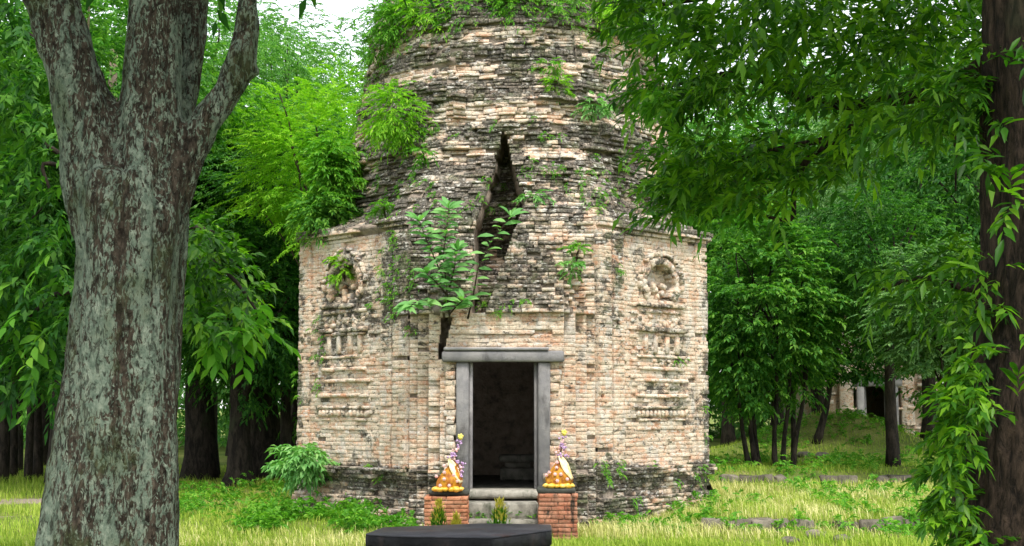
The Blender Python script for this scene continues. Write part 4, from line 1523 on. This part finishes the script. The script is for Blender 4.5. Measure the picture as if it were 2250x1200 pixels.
B0 = np.array([base.x, base.y, 0.0], dtype=np.float32)
me.vertices.foreach_set('co', (co - B0).ravel())
me.materials.clear(); me.materials.append(M['lichenbark'])
me.polygons.foreach_set('use_smooth', np.ones(len(me.polygons), dtype=bool))
me.update()
big = empty('lichened_tree', B0)
tag(big, 'large forked tree with lichen-mottled grey bark in the left foreground', 'tree')
link(bpy.data.objects.new('trunk', me), big)
me2, cl2 = crown_mesh('crown', 21, (3.3, 3.0, 1.9), 120, 0.6, 15, 0.5, 10, 0.17, 0.07, M['lf_dark'], shell=0.2)
c = link(bpy.data.objects.new('crown', me2), big)
c.location = (0.2, -0.1, 7.6)
m = MB()
for (u, v, e, k) in ((10, -420, -.3, 3), (372, -480, .1, 11), (432, -260, .5, 19), (562, -220, .1, 27)):
    a = at(u, v, D1 + e) - Vector(B0)
    for j in range(3):
        e_ = Vector(cl2[k + j]) + Vector((0.2, -0.1, 7.6))
        lp, lr = limb(a, e_, 0.07, 0.012, (0, 0, .2), 6, j)
        mm = MB(); mm.tube(lp, lr, 8, False); mm.build('limb', M['lichenbark'], big, True)

# ------------------------------------------------------------------ near foliage: single leaves as objects, the rest as one mesh
LEAF = {}


def leaf_proto(key, mat, wide=0.26):
    if key not in LEAF:
        vs_ = [(0, 0, 0), (-.32, .22, .05), (-.5, .48, .07), (-.3, .78, .0), (0, 1, -.14), (.3, .78, .0), (.5, .48, .07), (.32, .22, .05), (0, .25, 0), (0, .5, 0), (0, .78, -.06)]
        vs_ = [(x * wide, y, z) for x, y, z in vs_]
        t = [(0, 8, 1), (0, 7, 8), (3, 10, 4), (4, 10, 5)]
        q = [(1, 8, 9, 2), (2, 9, 10, 3), (8, 7, 6, 9), (9, 6, 5, 10)]
        LEAF[key] = np_mesh('leaf', vs_, [np.array(t), np.array(q)], mat, True)
    return LEAF[key]


def leaf_objects(root, me, P, D, N, L):
    from mathutils import Matrix
    o0 = root.location
    for p, d, n, l in zip(P, D, N, L):
        d = Vector(d).normalized(); s = d.cross(Vector(n)).normalized(); n = s.cross(d)
        o = bpy.data.objects.new('leaf', me)
        COL.objects.link(o)
        o.parent = root
        o.matrix_local = Matrix(((s.x * l, d.x * l, n.x * l, p[0] - o0.x), (s.y * l, d.y * l, n.y * l, p[1] - o0.y), (s.z * l, d.z * l, n.z * l, p[2] - o0.z), (0, 0, 0, 1)))


def region_sprays(rng, poly, n, d0, d1, dirs, L):
    """Twig starts spread through the space that a region of the view covers between two distances."""
    us, vs_ = [p[0] for p in poly], [p[1] for p in poly]
    C, D = [], []
    while len(C) < n:
        u, v = rng.uniform(min(us), max(us)), rng.uniform(min(vs_), max(vs_))
        if not inside(poly, u, v): continue
        d = rng.uniform(d0, d1)
        p = at(u, v, d)
        if noise.noise((p.x * 1.6, p.y * 1.2, p.z * 1.6)) < -0.12 and rng.random() < 0.7: continue
        C.append(p[:]); D.append(unit(np.array(dirs) + rng.normal(0, 0.55, 3)))
    return np.array(C), np.array(D)


def twig_leaves(rng, C, D, L, nl, ll, droop=0.35, spread=0.9, jitter=0.25):
    """Like sprays(), but returns the single leaves (base, direction, normal, length)."""
    n = len(C)
    D = unit(D); up = np.array([0, 0, 1.0])
    side = unit(np.cross(D, up) + rng.normal(0, .15, (n, 3)))
    nrm = unit(np.cross(side, D))
    t = np.linspace(0.1, 1.0, nl)[None, :, None]
    sg = np.where(np.arange(nl) % 2 == 0, 1.0, -1.0)[None, :, None]
    L = np.broadcast_to(L, (n,))[:, None, None]
    P = C[:, None] + D[:, None] * L * t + np.array([0, 0, -1.0]) * L * droop * t ** 2
    LD = unit(unit(D[:, None] + np.array([0, 0, -2.0]) * droop * t) + side[:, None] * sg * spread * (1 - .5 * t) + rng.normal(0, jitter, (n, nl, 3)))
    LN = unit(nrm[:, None] * .7 + up * .4 + rng.normal(0, .3, (n, nl, 3)))
    return P.reshape(-1, 3), LD.reshape(-1, 3), LN.reshape(-1, 3), (ll * rng.uniform(.65, 1.2, n * nl))


rng = np.random.default_rng(31)
D2 = 8.0
m = MB()
px_tube(m, D2, [(2335, 1700, 300, 0), (2332, 1400, 238, 0), (2330, 1200, 215, 0), (2326, 1050, 203, 0), (2330, 820, 180, 0), (2335, 500, 168, 0), (2332, 200, 164, 0), (2332, 0, 160, 0), (2330, -400, 140, 0), (2320, -900, 105, 0)], 28)
me = remeshed('trunk', m, 0.026, 3)
n = len(me.vertices)
co = np.empty(n * 3, dtype=np.float32); me.vertices.foreach_get('co', co); co = co.reshape(-1, 3)
no = np.empty(n * 3, dtype=np.float32); me.vertices.foreach_get('normal', no); no = no.reshape(-1, 3)
for i in range(n):
    x, y, z = co[i]
    co[i] += no[i] * (0.05 * noise.noise((x * 4, y * 4, z * 0.5)) + 0.035 * abs(noise.noise((x * 11, y * 11, z * 1.4))) + 0.01 * noise.noise((x * 25, y * 25, z * 9)))
base = at(2330, 890, D2)
B1 = np.array([base.x, base.y, 0.0], dtype=np.float32)
me.vertices.foreach_set('co', (co - B1).ravel())
me.materials.clear(); me.materials.append(M['darkbark'])
me.polygons.foreach_set('use_smooth', np.ones(len(me.polygons), dtype=bool)); me.update()
vine = empty('vine_clad_tree', B1)
tag(vine, 'dark vine-clad tree at the right edge with long overhanging leafy branches', 'tree')
link(bpy.data.objects.new('trunk', me), vine)


def branch(pts, root, mat, name='branch'):
    """pts: (u, v, d, radius px)"""
    mm = MB()
    P_ = [at(u, v, d) - root.location for u, v, d, r in pts]
    R_ = [r / FPX * d for u, v, d, r in pts]
    Q, S = [], []
    for i in range(len(P_) - 1):
        p0, p1, p2, p3 = P_[max(i - 1, 0)], P_[i], P_[i + 1], P_[min(i + 2, len(P_) - 1)]
        for k in range(4):
            t = k / 4
            Q.append(0.5 * ((2 * p1) + (p2 - p0) * t + (2 * p0 - 5 * p1 + 4 * p2 - p3) * t * t + (3 * p1 - p0 - 3 * p2 + p3) * t ** 3)); S.append(R_[i] + (R_[i + 1] - R_[i]) * t)
    Q.append(P_[-1]); S.append(R_[-1])
    mm.tube(Q, S, 8)
    return mm.build(name, mat, root, True)


for pts in ([(2290, 60, 8.0, 30), (2080, 190, 9.2, 18), (1930, 224, 10.2, 13), (1800, 226, 10.9, 11), (1640, 165, 11.6, 8), (1545, 172, 12.0, 5), (1420, 205, 12.5, 3)],
            [(1930, 224, 10.2, 12), (1850, 300, 10.7, 9), (1775, 350, 10.9, 8), (1745, 415, 10.9, 6), (1738, 482, 10.9, 5), (1660, 468, 10.9, 3)],
            [(1850, 300, 10.7, 8), (1700, 330, 11.2, 6), (1600, 360, 11.7, 5), (1500, 430, 12.1, 3)],
            [(2290, -200, 8.0, 45), (2000, -80, 9.2, 24), (1700, -30, 10.6, 12), (1450, 10, 12, 5)],
            [(2200, 640, 7.95, 13), (2120, 632, 8.3, 9), (2020, 610, 8.9, 5), (1930, 640, 9.5, 3)],
            [(2080, 190, 9.2, 7), (2098, 300, 9.3, 4), (2100, 420, 9.3, 2)]):
    branch(pts, vine, M['darkbark'])

R_TOP = [(1330, -60), (2240, -60), (2220, 120), (2190, 250), (2040, 300), (1930, 250), (1850, 280), (1780, 190), (1660, 150), (1560, 190), (1500, 160), (1420, 60)]
R_TIP = [(1400, 215), (1440, 120), (1560, 140), (1660, 190), (1560, 230), (1500, 250), (1450, 230)]
R_MID = [(1460, 340), (1500, 270), (1580, 310), (1680, 300), (1760, 260), (1900, 280), (1960, 330), (1900, 380), (1780, 420), (1680, 450), (1560, 450), (1480, 490), (1460, 430)]
R_LOW = [(1890, 560), (2000, 580), (2160, 500), (2170, 640), (2050, 690), (1940, 670)]
R_BASE = [(2075, 1000), (2100, 870), (2135, 790), (2175, 770), (2160, 900), (2135, 1000), (2130, 1100), (2185, 1180), (2185, 1260), (2085, 1260), (2065, 1080)]
R_TRUNK = [(2170, 40), (2250, 40), (2250, 1000), (2190, 980), (2175, 600)]
Vs, Fs, nb = [], [], 0


def add_region(poly, n, d0, d1, dirs, L, nl, ll, lw, droop=0.4):
    global nb
    C, D = region_sprays(rng, poly, n, d0, d1, dirs, L)
    V, F = sprays(rng, C, D, L * rng.uniform(.5, 1.4, len(C)), nl, ll, lw, droop, 1.1, long=True, ldroop=0.25, jitter=0.38)
    Vs.append(V - B1); Fs.append(F + nb); nb += len(V)


add_region(R_TOP, 760, 9.0, 12.3, (-0.5, -0.2, 0.0), 0.34, 12, 0.13, 0.044, 0.3)
add_region(R_TIP, 80, 11.6, 12.6, (-0.7, -0.3, 0.0), 0.32, 12, 0.13, 0.044, 0.3)
add_region(R_MID, 290, 10.4, 12.3, (-0.6, -0.3, 0.0), 0.32, 12, 0.13, 0.044, 0.3)
add_region(R_LOW, 60, 8.3, 9.6, (-0.5, -0.4, -0.1), 0.28, 11, 0.12, 0.036, 0.35)
add_region([(2040, 180), (2210, 60), (2220, 260), (2130, 330), (2060, 300)], 70, 7.9, 8.8, (-0.5, -0.5, 0.0), 0.28, 11, 0.12, 0.036, 0.35)
add_region([(2090, 560), (2200, 540), (2210, 720), (2110, 720)], 18, 7.6, 8.1, (-0.5, -0.5, 0.0), 0.24, 10, 0.11, 0.034, 0.35)
add_region(R_BASE, 190, 7.2, 7.9, (-0.6, -0.3, 0.15), 0.17, 11, 0.085, 0.032, 0.35)
fo = link(bpy.data.objects.new('foliage', np_mesh('foliage', np.concatenate(Vs), np.concatenate(Fs), M['lf_near'])), vine)
fo['kind'] = 'stuff'
Vs, Fs, nb = [], [], 0
for pl, n_ in (([(1400, 190), (1470, 150), (1520, 190), (1500, 250), (1430, 245)], 34), ([(1455, 330), (1500, 290), (1540, 360), (1520, 470), (1465, 480)], 42), ([(1540, 420), (1660, 440), (1640, 480), (1560, 480)], 22), ([(1430, 40), (1500, 20), (1500, 120), (1450, 110)], 20)):
    add_region(pl, n_, 11.0, 12.2, (-0.6, -0.4, 0.0), 0.28, 11, 0.12, 0.040, 0.35)
fo = link(bpy.data.objects.new('young_foliage', np_mesh('young_foliage', np.concatenate(Vs), np.concatenate(Fs), M['lf_weed'])), vine)
fo['kind'] = 'stuff'
C, D = region_sprays(rng, R_TRUNK, 15, 7.25, 7.6, (-0.6, -0.6, 0.1), 0.3)
C2, D2_ = region_sprays(rng, R_TIP, 14, 11.3, 11.8, (-0.7, -0.3, -0.1), 0.3)
leaf_objects(vine, leaf_proto('near', M['lf_near'], 0.25), *[np.concatenate(a)[:300] for a in zip(twig_leaves(rng, C, D, 0.26, 9, 0.14), twig_leaves(rng, C2, D2_, 0.34, 8, 0.16))])
# crown above the picture
me2, cl2 = crown_mesh('crown', 22, (3.4, 3.4, 1.8), 120, 0.6, 15, 0.5, 10, 0.17, 0.06, M['lf_dark'], shell=0.2)
c = link(bpy.data.objects.new('crown', me2), vine); c.location = (-1.0, 0.6, 7.9)

# ------------------------------------------------------------------ a small tree behind the lichened trunk whose boughs hang out on both sides
hang_d = 14.5
hb = at(285, 890, hang_d)
hang = empty('hanging_leaf_tree', (hb.x, hb.y, gh(hb.x, hb.y)))
tag(hang, 'small tree behind the lichened trunk with large hanging green leaves', 'tree')
for pts in ([(285, 1270, hang_d, 26), (285, 900, hang_d, 20), (280, 600, hang_d, 16), (290, 300, hang_d, 10)], ):
    branch(pts, hang, M['forestbark'], 'trunk')
for pts in ([(283, 650, hang_d, 12), (400, 560, hang_d, 8), (500, 600, hang_d - .2, 5), (575, 700, hang_d - .3, 2)], [(283, 560, hang_d, 10), (400, 500, hang_d + .2, 6), (470, 510, hang_d, 3)],
            [(283, 500, hang_d, 10), (180, 380, hang_d, 7), (75, 300, hang_d, 5), (30, 285, hang_d, 3)], [(180, 380, hang_d, 6), (95, 360, hang_d - .1, 5), (110, 430, hang_d - .1, 3), (70, 480, hang_d, 2)],
            [(283, 700, hang_d, 10), (150, 640, hang_d, 7), (60, 700, hang_d, 4)], [(283, 400, hang_d, 10), (150, 150, hang_d, 6), (40, 60, hang_d, 3)]):
    branch(pts, hang, M['forestbark'])
Vs, Fs, nb = [], [], 0
B1s = B1
B1 = np.array(hang.location)
for poly, n, dd in (([(0, 560), (160, 480), (165, 700), (140, 860), (60, 880), (-60, 860), (-60, 560)], 130, (-.4, -.3, -.2)), ([(-60, 150), (90, 120), (140, 330), (150, 480), (60, 560), (-60, 560)], 100, (-.4, -.3, -.2)),
                    ([(-60, -40), (60, -40), (80, 150), (-60, 150)], 40, (-.3, -.3, -.2))):
    add_region(poly, n * 2, hang_d - 0.9, hang_d + 0.9, dd, 0.32, 11, 0.13, 0.058, 0.3)
fo = link(bpy.data.objects.new('foliage', np_mesh('foliage', np.concatenate(Vs), np.concatenate(Fs), M['lf_dark'])), hang)  # shade over the left boughs is put into this darker leaf colour
fo['kind'] = 'stuff'
Vs, Fs, nb = [], [], 0
add_region([(405, 480), (470, 490), (530, 560), (575, 660), (560, 740), (430, 740), (400, 640)], 150, hang_d - 0.9, hang_d + 0.9, (.5, -.3, -.15), 0.32, 11, 0.14, 0.062, 0.3)
fo = link(bpy.data.objects.new('young_foliage', np_mesh('young_foliage', np.concatenate(Vs), np.concatenate(Fs), M['lf_near'])), hang)  # same leaves in a lighter colour, not younger; only the left boughs have shade in theirs
fo['kind'] = 'stuff'
C, D = region_sprays(rng, [(440, 640), (590, 660), (590, 740), (540, 760), (430, 750)], 14, hang_d - 1.0, hang_d - 0.6, (.5, -.3, -.25), .3)
C2, D2_ = region_sprays(rng, [(0, 560), (130, 540), (110, 830), (0, 860)], 12, hang_d - 1.0, hang_d - 0.7, (-.2, -.4, -.3), .3)
leaf_objects(hang, leaf_proto('hang', M['lf_weed'], 0.40), *[np.concatenate(a) for a in zip(twig_leaves(rng, C, D, 0.36, 8, 0.21), twig_leaves(rng, C2, D2_, 0.34, 7, 0.19))])

# ------------------------------------------------------------------ sapling rooted above the doorway, every leaf its own
sap_d = 20.05
sb = at(988, 705, sap_d)
sap = empty('sapling', sb)
tag(sap, 'leafy sapling with long leaves rooted in the wall above the doorway', 'sapling')


def stem_leaves(root, pts, d, nl, ll, key, mat, wide, tip=6, stem_mat=None, r0=2.2):
    P_ = [at(u, v, d + e) for u, v, e in pts]
    mm = MB()
    mm.tube([p - root.location for p in P_], [(r0 * (1 - 0.75 * i / (len(P_) - 1))) / FPX * d for i in range(len(P_))], 7)
    mm.build('stem', stem_mat or M['twig'], root, True)
    Ps, Ds, Ns, Ls = [], [], [], []
    for i in range(nl + tip):
        t = min(1.0, 0.25 + 0.75 * i / nl) if i < nl else 1.0
        f = t * (len(P_) - 1)
        k = min(int(f), len(P_) - 2)
        p = P_[k].lerp(P_[k + 1], f - k)
        tg = (P_[k + 1] - P_[k]).normalized()
        a = i * 2.4 + random.uniform(-.3, .3)
        out = Vector((math.cos(a), math.sin(a) * 0.8 - 0.15, 0.0))
        up_ = 0.15 if i < nl else 0.75
        dd = (out + tg * up_ + Vector((0, 0, random.uniform(-.25, .2)))).normalized()
        Ps.append(p[:]); Ds.append(dd[:]); Ns.append((Vector((0, -0.8, .8)) + Vector((random.gauss(0, .2), random.gauss(0, .2), 0)))[:]); Ls.append(ll * random.uniform(.7, 1.15))
    leaf_objects(root, leaf_proto(key, mat, wide), Ps, Ds, Ns, Ls)


for pts, nl in (([(990, 712, .1), (982, 640, -.1), (974, 560, -.2), (982, 500, -.25), (986, 458, -.3)], 24), ([(982, 630, -.1), (958, 575, -.25), (934, 520, -.3), (922, 486, -.35)], 14),
                ([(986, 670, 0), (950, 658, -.2), (915, 664, -.35), (898, 674, -.4)], 9), ([(984, 650, 0), (958, 620, -.3), (936, 600, -.4)], 8), ([(986, 640, 0), (998, 590, -.3), (1004, 550, -.35)], 9),
                ([(988, 690, 0), (1006, 670, -.25), (1018, 660, -.3)], 6), ([(1028, 700, .1), (1040, 650, -.1), (1050, 590, -.25), (1082, 525, -.35), (1122, 476, -.4)], 12)):
    stem_leaves(sap, pts, sap_d, int(nl * 2.0), 0.25, 'sapling', M['lf_sapling'], 0.34)

# ------------------------------------------------------------------ plants rooted on the tower
def shrub(name, label, p, R, n_cl, cr, per, tw, nl, ll, lw, mat, seed, group=None, droop=0.35, flat=0.6, stems=4, cat='plant', spread=0.9):
    root = empty(name, p)
    tag(root, label, cat, group)
    me, cl = crown_mesh('foliage', seed, R, n_cl, cr, per, tw, nl, ll, lw, mat, shell=0.2, droop=droop, flat=flat, spread=spread)
    o = link(bpy.data.objects.new('foliage', me), root)
    o.location = (0, -0.1, R[2] * 0.8)
    mm = MB()
    for i in range(min(stems, len(cl))):
        e = Vector(cl[i * (len(cl) // max(1, stems))]) * 0.8 + Vector((0, -0.1, R[2] * 0.8))
        lp, lr = limb((0, 0.12, -0.05), e, 0.014, 0.004, (0, 0, .3), 5, i)
        s_ = MB(); s_.tube(lp, lr, 5, False); s_.build('stem', M['twig'], root, True)
    return root


GT = 'plants growing on the tower'
TP = [  # u, v of the foot, d, radius (x, y, z), clumps, leaf, width, material, label
    (868, 300, 21.55, (.40, .3, .46), 40, .085, .024, 'lf_bright', 'yellow-green feathery bush on the upper left of the tower'),
    (1300, 252, 21.5, (.16, .16, .20), 10, .09, .026, 'lf_sapling', 'small leafy tuft right of the split, upper tier'),
    (1205, 160, 21.5, (.16, .14, .10), 8, .08, .024, 'lf_weed', 'small green tuft above the split on the dark wall'),
    (1222, 205, 21.4, (.15, .12, .14), 8, .08, .02, 'lf_bright', 'thin hanging tuft on the upper ledge right of the split'),
    (1170, 440, 20.9, (.14, .12, .07), 7, .08, .028, 'lf_sapling', 'small leafy rosette on the right lip of the split'),
    (845, 468, 21.4, (.09, .08, .10), 6, .08, .024, 'lf_weed', 'tiny plant on the broken cornice over the left panel'),
    (1255, 600, 20.4, (.13, .1, .10), 7, .08, .028, 'lf_sapling', 'small weed right of the split, above the door corner'),
    (1268, 565, 20.5, (.08, .08, .12), 5, .07, .024, 'lf_weed', 'thin weed just above the door corner weed'),
    (756, 612, 21.95, (.12, .08, .20), 10, .08, .028, 'lf_bright', 'fern-like plant hanging in the left carved niche'),
    (672, 1035, 21.9, (.27, .24, .32), 22, .12, .044, 'lf_sapling', 'bushy plant on the left corner of the plinth'),
    (935, 350, 21.2, (.12, .1, .12), 6, .07, .022, 'lf_weed', 'small weed on the dark wall left of the split'),
    (1430, 75, 22.4, (.30, .2, .28), 14, .08, .024, 'lf_weed', 'leafy tuft on the upper right edge of the tower'),
    (872, 92, 22.35, (0.53, .3, 0.39), 37, .08, .024, 'lf_weed', 'bushy growth at the top left of the tower'),
    (948, 66, 22.0, (0.43, .3, 0.34), 30, .085, .024, 'lf_bright', 'bright bush on the tower top near the frame'),
    (1035, 52, 21.85, (0.50, .3, 0.31), 30, .08, .024, 'lf_weed', 'weedy growth at the top of the tower, above the split'),
    (1130, 44, 21.8, (0.50, .3, 0.31), 30, .08, .024, 'lf_weed', 'weedy growth at the tower top, right of the split'),
    (1228, 56, 21.85, (0.45, .3, 0.34), 27, .08, .022, 'lf_weed', 'low bush at the tower top beside the pale brick patch'),
    (1335, 82, 22.05, (0.45, .3, 0.39), 30, .085, .024, 'lf_bright', 'bright bush at the top right shoulder of the tower'),
    (830, 140, 22.6, (.24, .2, .30), 14, .075, .024, 'lf_weed', 'weeds down the upper left edge of the tower'),
    (722, 505, 22.5, (.46, .34, .32), 40, .11, .040, 'lf_mid', 'dark leafy bush on the ledge over the left cornice'),
    (738, 450, 22.8, (.36, .3, .62), 48, .12, .044, 'lf_weed', 'broad-leaved climber on the left edge of the tower'),
]
for i, (u, v, d, R, nc, ll, lw, mt, lab) in enumerate(TP):
    big_ = R[0] > 0.25
    shrub('tower_plant', lab, at(u, v, d), R, nc, 0.14 if big_ else 0.07, 9 if big_ else 6, 0.24 if big_ else 0.15, 9, ll, lw, M[mt], 200 + i, GT, stems=5 if big_ else 3, droop=0.35, flat=0.5)

# small weeds in the joints of the tower: one mass
Cs, Ds = [], []
rng = np.random.default_rng(5)
cand = [b for b in bricks if b[0] > 0 and sum(b[3][:24]) / 24 > 0.5]
for i in rng.choice(len(cand), 600, replace=False):
    b = cand[i]
    c = b[1][8]
    k = rng.integers(3, 8)
    if noise.noise((c.x * 0.8, c.z * 0.8, 3.0)) < -0.05: continue
    out = Vector((c.x, c.y, 0)).normalized()
    Cs.append(np.array(c[:]) + rng.normal(0, 0.04, (k, 3)))
    Ds.append(unit(np.array((out.x, out.y, 0.35)) + rng.normal(0, .5, (k, 3))))
V, F = sprays(rng, np.concatenate(Cs), np.concatenate(Ds), 0.11, 7, 0.055, 0.018, 0.6)
tag(link(bpy.data.objects.new('wall_weeds', np_mesh('wall_weeds', V, F, M['lf_weed']))), 'tiny weeds sprouting from the joints of the tower', 'weeds', kind='stuff')

# ------------------------------------------------------------------ three pointed shrubs between altar and steps
M['lf_tip'] = leaf_material('leaf_gold_tip', (0.30, 0.26, 0.03), (0.45, 0.38, 0.05), (0.55, 0.46, 0.10), 0.3)
for u, vt, r, d, lab in ((965, 1088, .13, 16.0, 'pointed green shrub with golden tip before the clean brick pedestal'), (1098, 1084, .19, 16.0, 'taller pointed shrub with golden tip before the middle of the steps'), (1003, 1120, .10, 15.8, 'smallest pointed golden shrub beside the clean brick pedestal')):
    b = at(u, 890, d)
    zt = at(u, vt, d).z
    root = empty('pointed_shrub', (b.x, b.y, gh(b.x, b.y)))
    tag(root, lab, 'shrub', 'pointed shrubs behind the altar')
    rg = np.random.default_rng(int(u))
    m = MB(); m.tube([(0, 0, -.03), (0, 0, zt * .5), (0, 0, zt * .93)], [.014, .01, .004], 7); m.build('stem', M['twig'], root, True)
    for nm, t0, t1, n_, mt in (('foliage', 0.05, 0.82, 520, 'lf_near'), ('golden_tip', 0.66, 0.97, 130, 'lf_tip')):
        if u == 1003: mt = 'lf_tip' if nm == 'golden_tip' or True else mt
        t = rg.uniform(t0, t1, n_)
        th = rg.uniform(0, 6.283, n_)
        rad = r * np.minimum(1, (1.02 - t) * 1.9) * rg.uniform(.2, 1, n_)
        P = np.stack([rad * np.cos(th), rad * np.sin(th), t * zt * .93], 1)
        D = unit(np.stack([np.cos(th) * .45, np.sin(th) * .45, np.ones(n_)], 1) + rg.normal(0, .2, (n_, 3)))
        N = unit(np.stack([np.cos(th), np.sin(th), np.full(n_, .3)], 1))
        V, F = leaf_arrays(P, D, N, rg.uniform(.05, .10, n_), rg.uniform(.014, .024, n_), 0.05, True)
        link(bpy.data.objects.new(nm, np_mesh(nm, V, F, M[mt])), root)

# ------------------------------------------------------------------ grass and weeds
def blocked(x, y, m=0.0):
    a = max(abs(x), abs(y), (abs(x) + abs(y)) * 0.7071)
    if a < A0 + 0.10 + m: return True
    if abs(x) < 0.62 and -5.0 < y < -3.3: return True
    if -1.32 < x < -0.62 and -5.4 < y < -4.4: return True
    if 0.42 < x < 1.05 and -5.4 < y < -4.4: return True
    return False


def blades(name, n, sampler, h0, h1, w, lean, mat, label, seed):
    rg = np.random.default_rng(seed)
    B, Hh = [], []
    while len(B) < n:
        x, y, k = sampler(rg)
        if x is None or blocked(x, y): continue
        B.append((x, y, gh(x, y) - 0.01)); Hh.append(k)
    B = np.array(B); k = np.array(Hh)
    m_ = len(B)
    H = rg.uniform(h0, h1, m_) * k
    th = rg.uniform(0, 6.283, m_)
    ld = np.stack([np.cos(th), np.sin(th), np.zeros(m_)], 1) + np.array([-0.25, 0, 0])
    S = np.stack([-np.sin(th), np.cos(th), np.zeros(m_)], 1)
    ln = rg.uniform(0.1, 1.0, m_)[:, None] * lean
    up = np.array([0, 0, 1.0])
    Wd = (w * rg.uniform(.6, 1.3, m_))[:, None]
    H = H[:, None]
    mid = B + up * H * .6 + ld * H * ln * .35
    tip = B + up * H * (1 - .35 * ln) + ld * H * ln
    V = np.stack([B - S * Wd / 2, B + S * Wd / 2, mid + S * Wd * .4, mid - S * Wd * .4, tip], 1).reshape(-1, 3)
    b = np.arange(m_)[:, None] * 5
    F4, F3 = b + np.array([0, 1, 2, 3]), b + np.array([3, 2, 4])
    o = link(bpy.data.objects.new(name, np_mesh(name, V, [F4, F3], mat)))
    tag(o, label, 'grass', kind='stuff')
    return o


def frustum(rg, y0, y1, p=1.0):
    y = y0 + (y1 - y0) * rg.random() ** p
    d = y - CAM.y
    return rg.uniform(-1300, 1300) / FPX * d + CAM.x, y


def turf(rg):
    x, y = frustum(rg, -7.2, 15.0, 1.5)
    e = math.exp(-(((x + 9.0) / 1.9) ** 2 + ((y - 0.8) / 1.0) ** 2)) + 0.8 * math.exp(-(((x + 8.2) / 1.8) ** 2 + ((y + 2.6) / 0.7) ** 2))
    if rg.random() < e: return None, None, None
    return x, y, 0.7 + 0.9 * max(0, nz(x, y, 5.5, 0.6))


def straw(rg):
    x, y = frustum(rg, -6.6, 3.2, 1.2)
    dens = 0.0
    if x > 1.1: dens = sstep(-5.6, -4.4, y) * (1 - sstep(1.0, 3.0, y)) * (0.35 + 0.9 * sstep(3.6, 1.6, abs(x - 1.0)) + 0.35)
    if x < -1.6: dens = 0.55 * (1 - sstep(-5.2, -4.2, y)) * sstep(-7, -5.4, x)
    if rg.random() > dens * (0.7 + 0.8 * nz(x, y, 1.5, 0.9)): return None, None, None
    return x, y, 0.75 + 0.6 * (0.5 + nz(x, y, 9.5, 0.8)) * (1.0 if x > 0 else 0.5)


def greener(rg):
    x, y = frustum(rg, -6.8, 14.0, 1.3)
    if rg.random() > 0.30 + 0.9 * nz(x, y, 4.4, 0.8): return None, None, None
    return x, y, 0.8 + 0.5 * nz(x, y, 2.5, 0.7)


blades('turf_grass', 90000, turf, 0.05, 0.13, 0.011, 0.7, M['grass'], 'short bright turf covering the glade', 1)
blades('straw_grass', 22000, straw, 0.08, 0.23, 0.009, 0.9, M['straw'], 'tall straw-coloured grass beside the temple', 2)
blades('green_grass', 46000, greener, 0.12, 0.28, 0.010, 0.8, M['grass'], 'longer green grass mixed through the glade', 3)

# leafy ground weeds
rng = np.random.default_rng(9)
Cs, Ds = [], []


def weed_zone(n, fx, hgt):
    k = 0
    while k < n:
        x, y = fx()
        if blocked(x, y, -0.12): continue
        k += 1
        if nz(x, y, 1.1, 0.9) < -0.1: continue
        h = hgt * rng.uniform(.3, 1.0) * (0.75 + 0.7 * nz(x, y, 6.6, 0.9))
        q = rng.integers(3, 6)
        Cs.append(np.array([x, y, gh(x, y) + max(.02, h * .6)]) + rng.normal(0, .06, (q, 3)))
        Ds.append(unit(np.array([0, -.2, .55]) + rng.normal(0, .7, (q, 3))))


weed_zone(330, lambda: (rng.uniform(-3.9, -1.25), -A0 + rng.uniform(-1.25, 1.1)), 0.42)
weed_zone(270, lambda: (rng.uniform(-7.0, -3.3), rng.uniform(-3.4, 5.0)), 0.30)
weed_zone(300, lambda: (rng.uniform(3.4, 9.5), rng.uniform(2.6, 9.0)), 0.30)
weed_zone(160, lambda: (rng.uniform(1.1, 4.2), rng.uniform(-4.6, -1.4)), 0.22)
weed_zone(200, lambda: (rng.uniform(5.2, 7.2), rng.uniform(-6.0, 1.5)), 0.28)
weed_zone(260, lambda: (rng.uniform(6.6, 11.0), rng.uniform(9.4, 12.8)), 0.12)
weed_zone(90, lambda: (rng.uniform(3.0, 6.5), rng.uniform(-4.75, -4.3)), 0.20)
V, F = sprays(rng, np.concatenate(Cs), np.concatenate(Ds), 0.17, 7, 0.085, 0.038, 0.35, long=False)
tag(link(bpy.data.objects.new('ground_weeds', np_mesh('ground_weeds', V, F, M['lf_weed']))), 'low leafy weeds round the foot of the temple', 'weeds', kind='stuff')
# plants on the steps
Cs, Ds = [], []
for k in range(46):
    x = rng.choice([rng.uniform(-.45, -.2), rng.uniform(.1, .5)])
    zt, y = ((0.25, YF - 0.62), (0.02, YF - 1.0))[k % 2]
    Cs.append(np.array([[x, y + rng.uniform(-.05, .05), zt + .02]])); Ds.append(unit(np.array([[0, -.3, .6]]) + rng.normal(0, .5, (1, 3))))
V, F = sprays(rng, np.concatenate(Cs), np.concatenate(Ds), 0.12, 7, 0.06, 0.026, 0.4)
tag(link(bpy.data.objects.new('step_weeds', np_mesh('step_weeds', V, F, M['lf_weed']))), 'small weeds growing along the temple steps', 'weeds', kind='stuff')
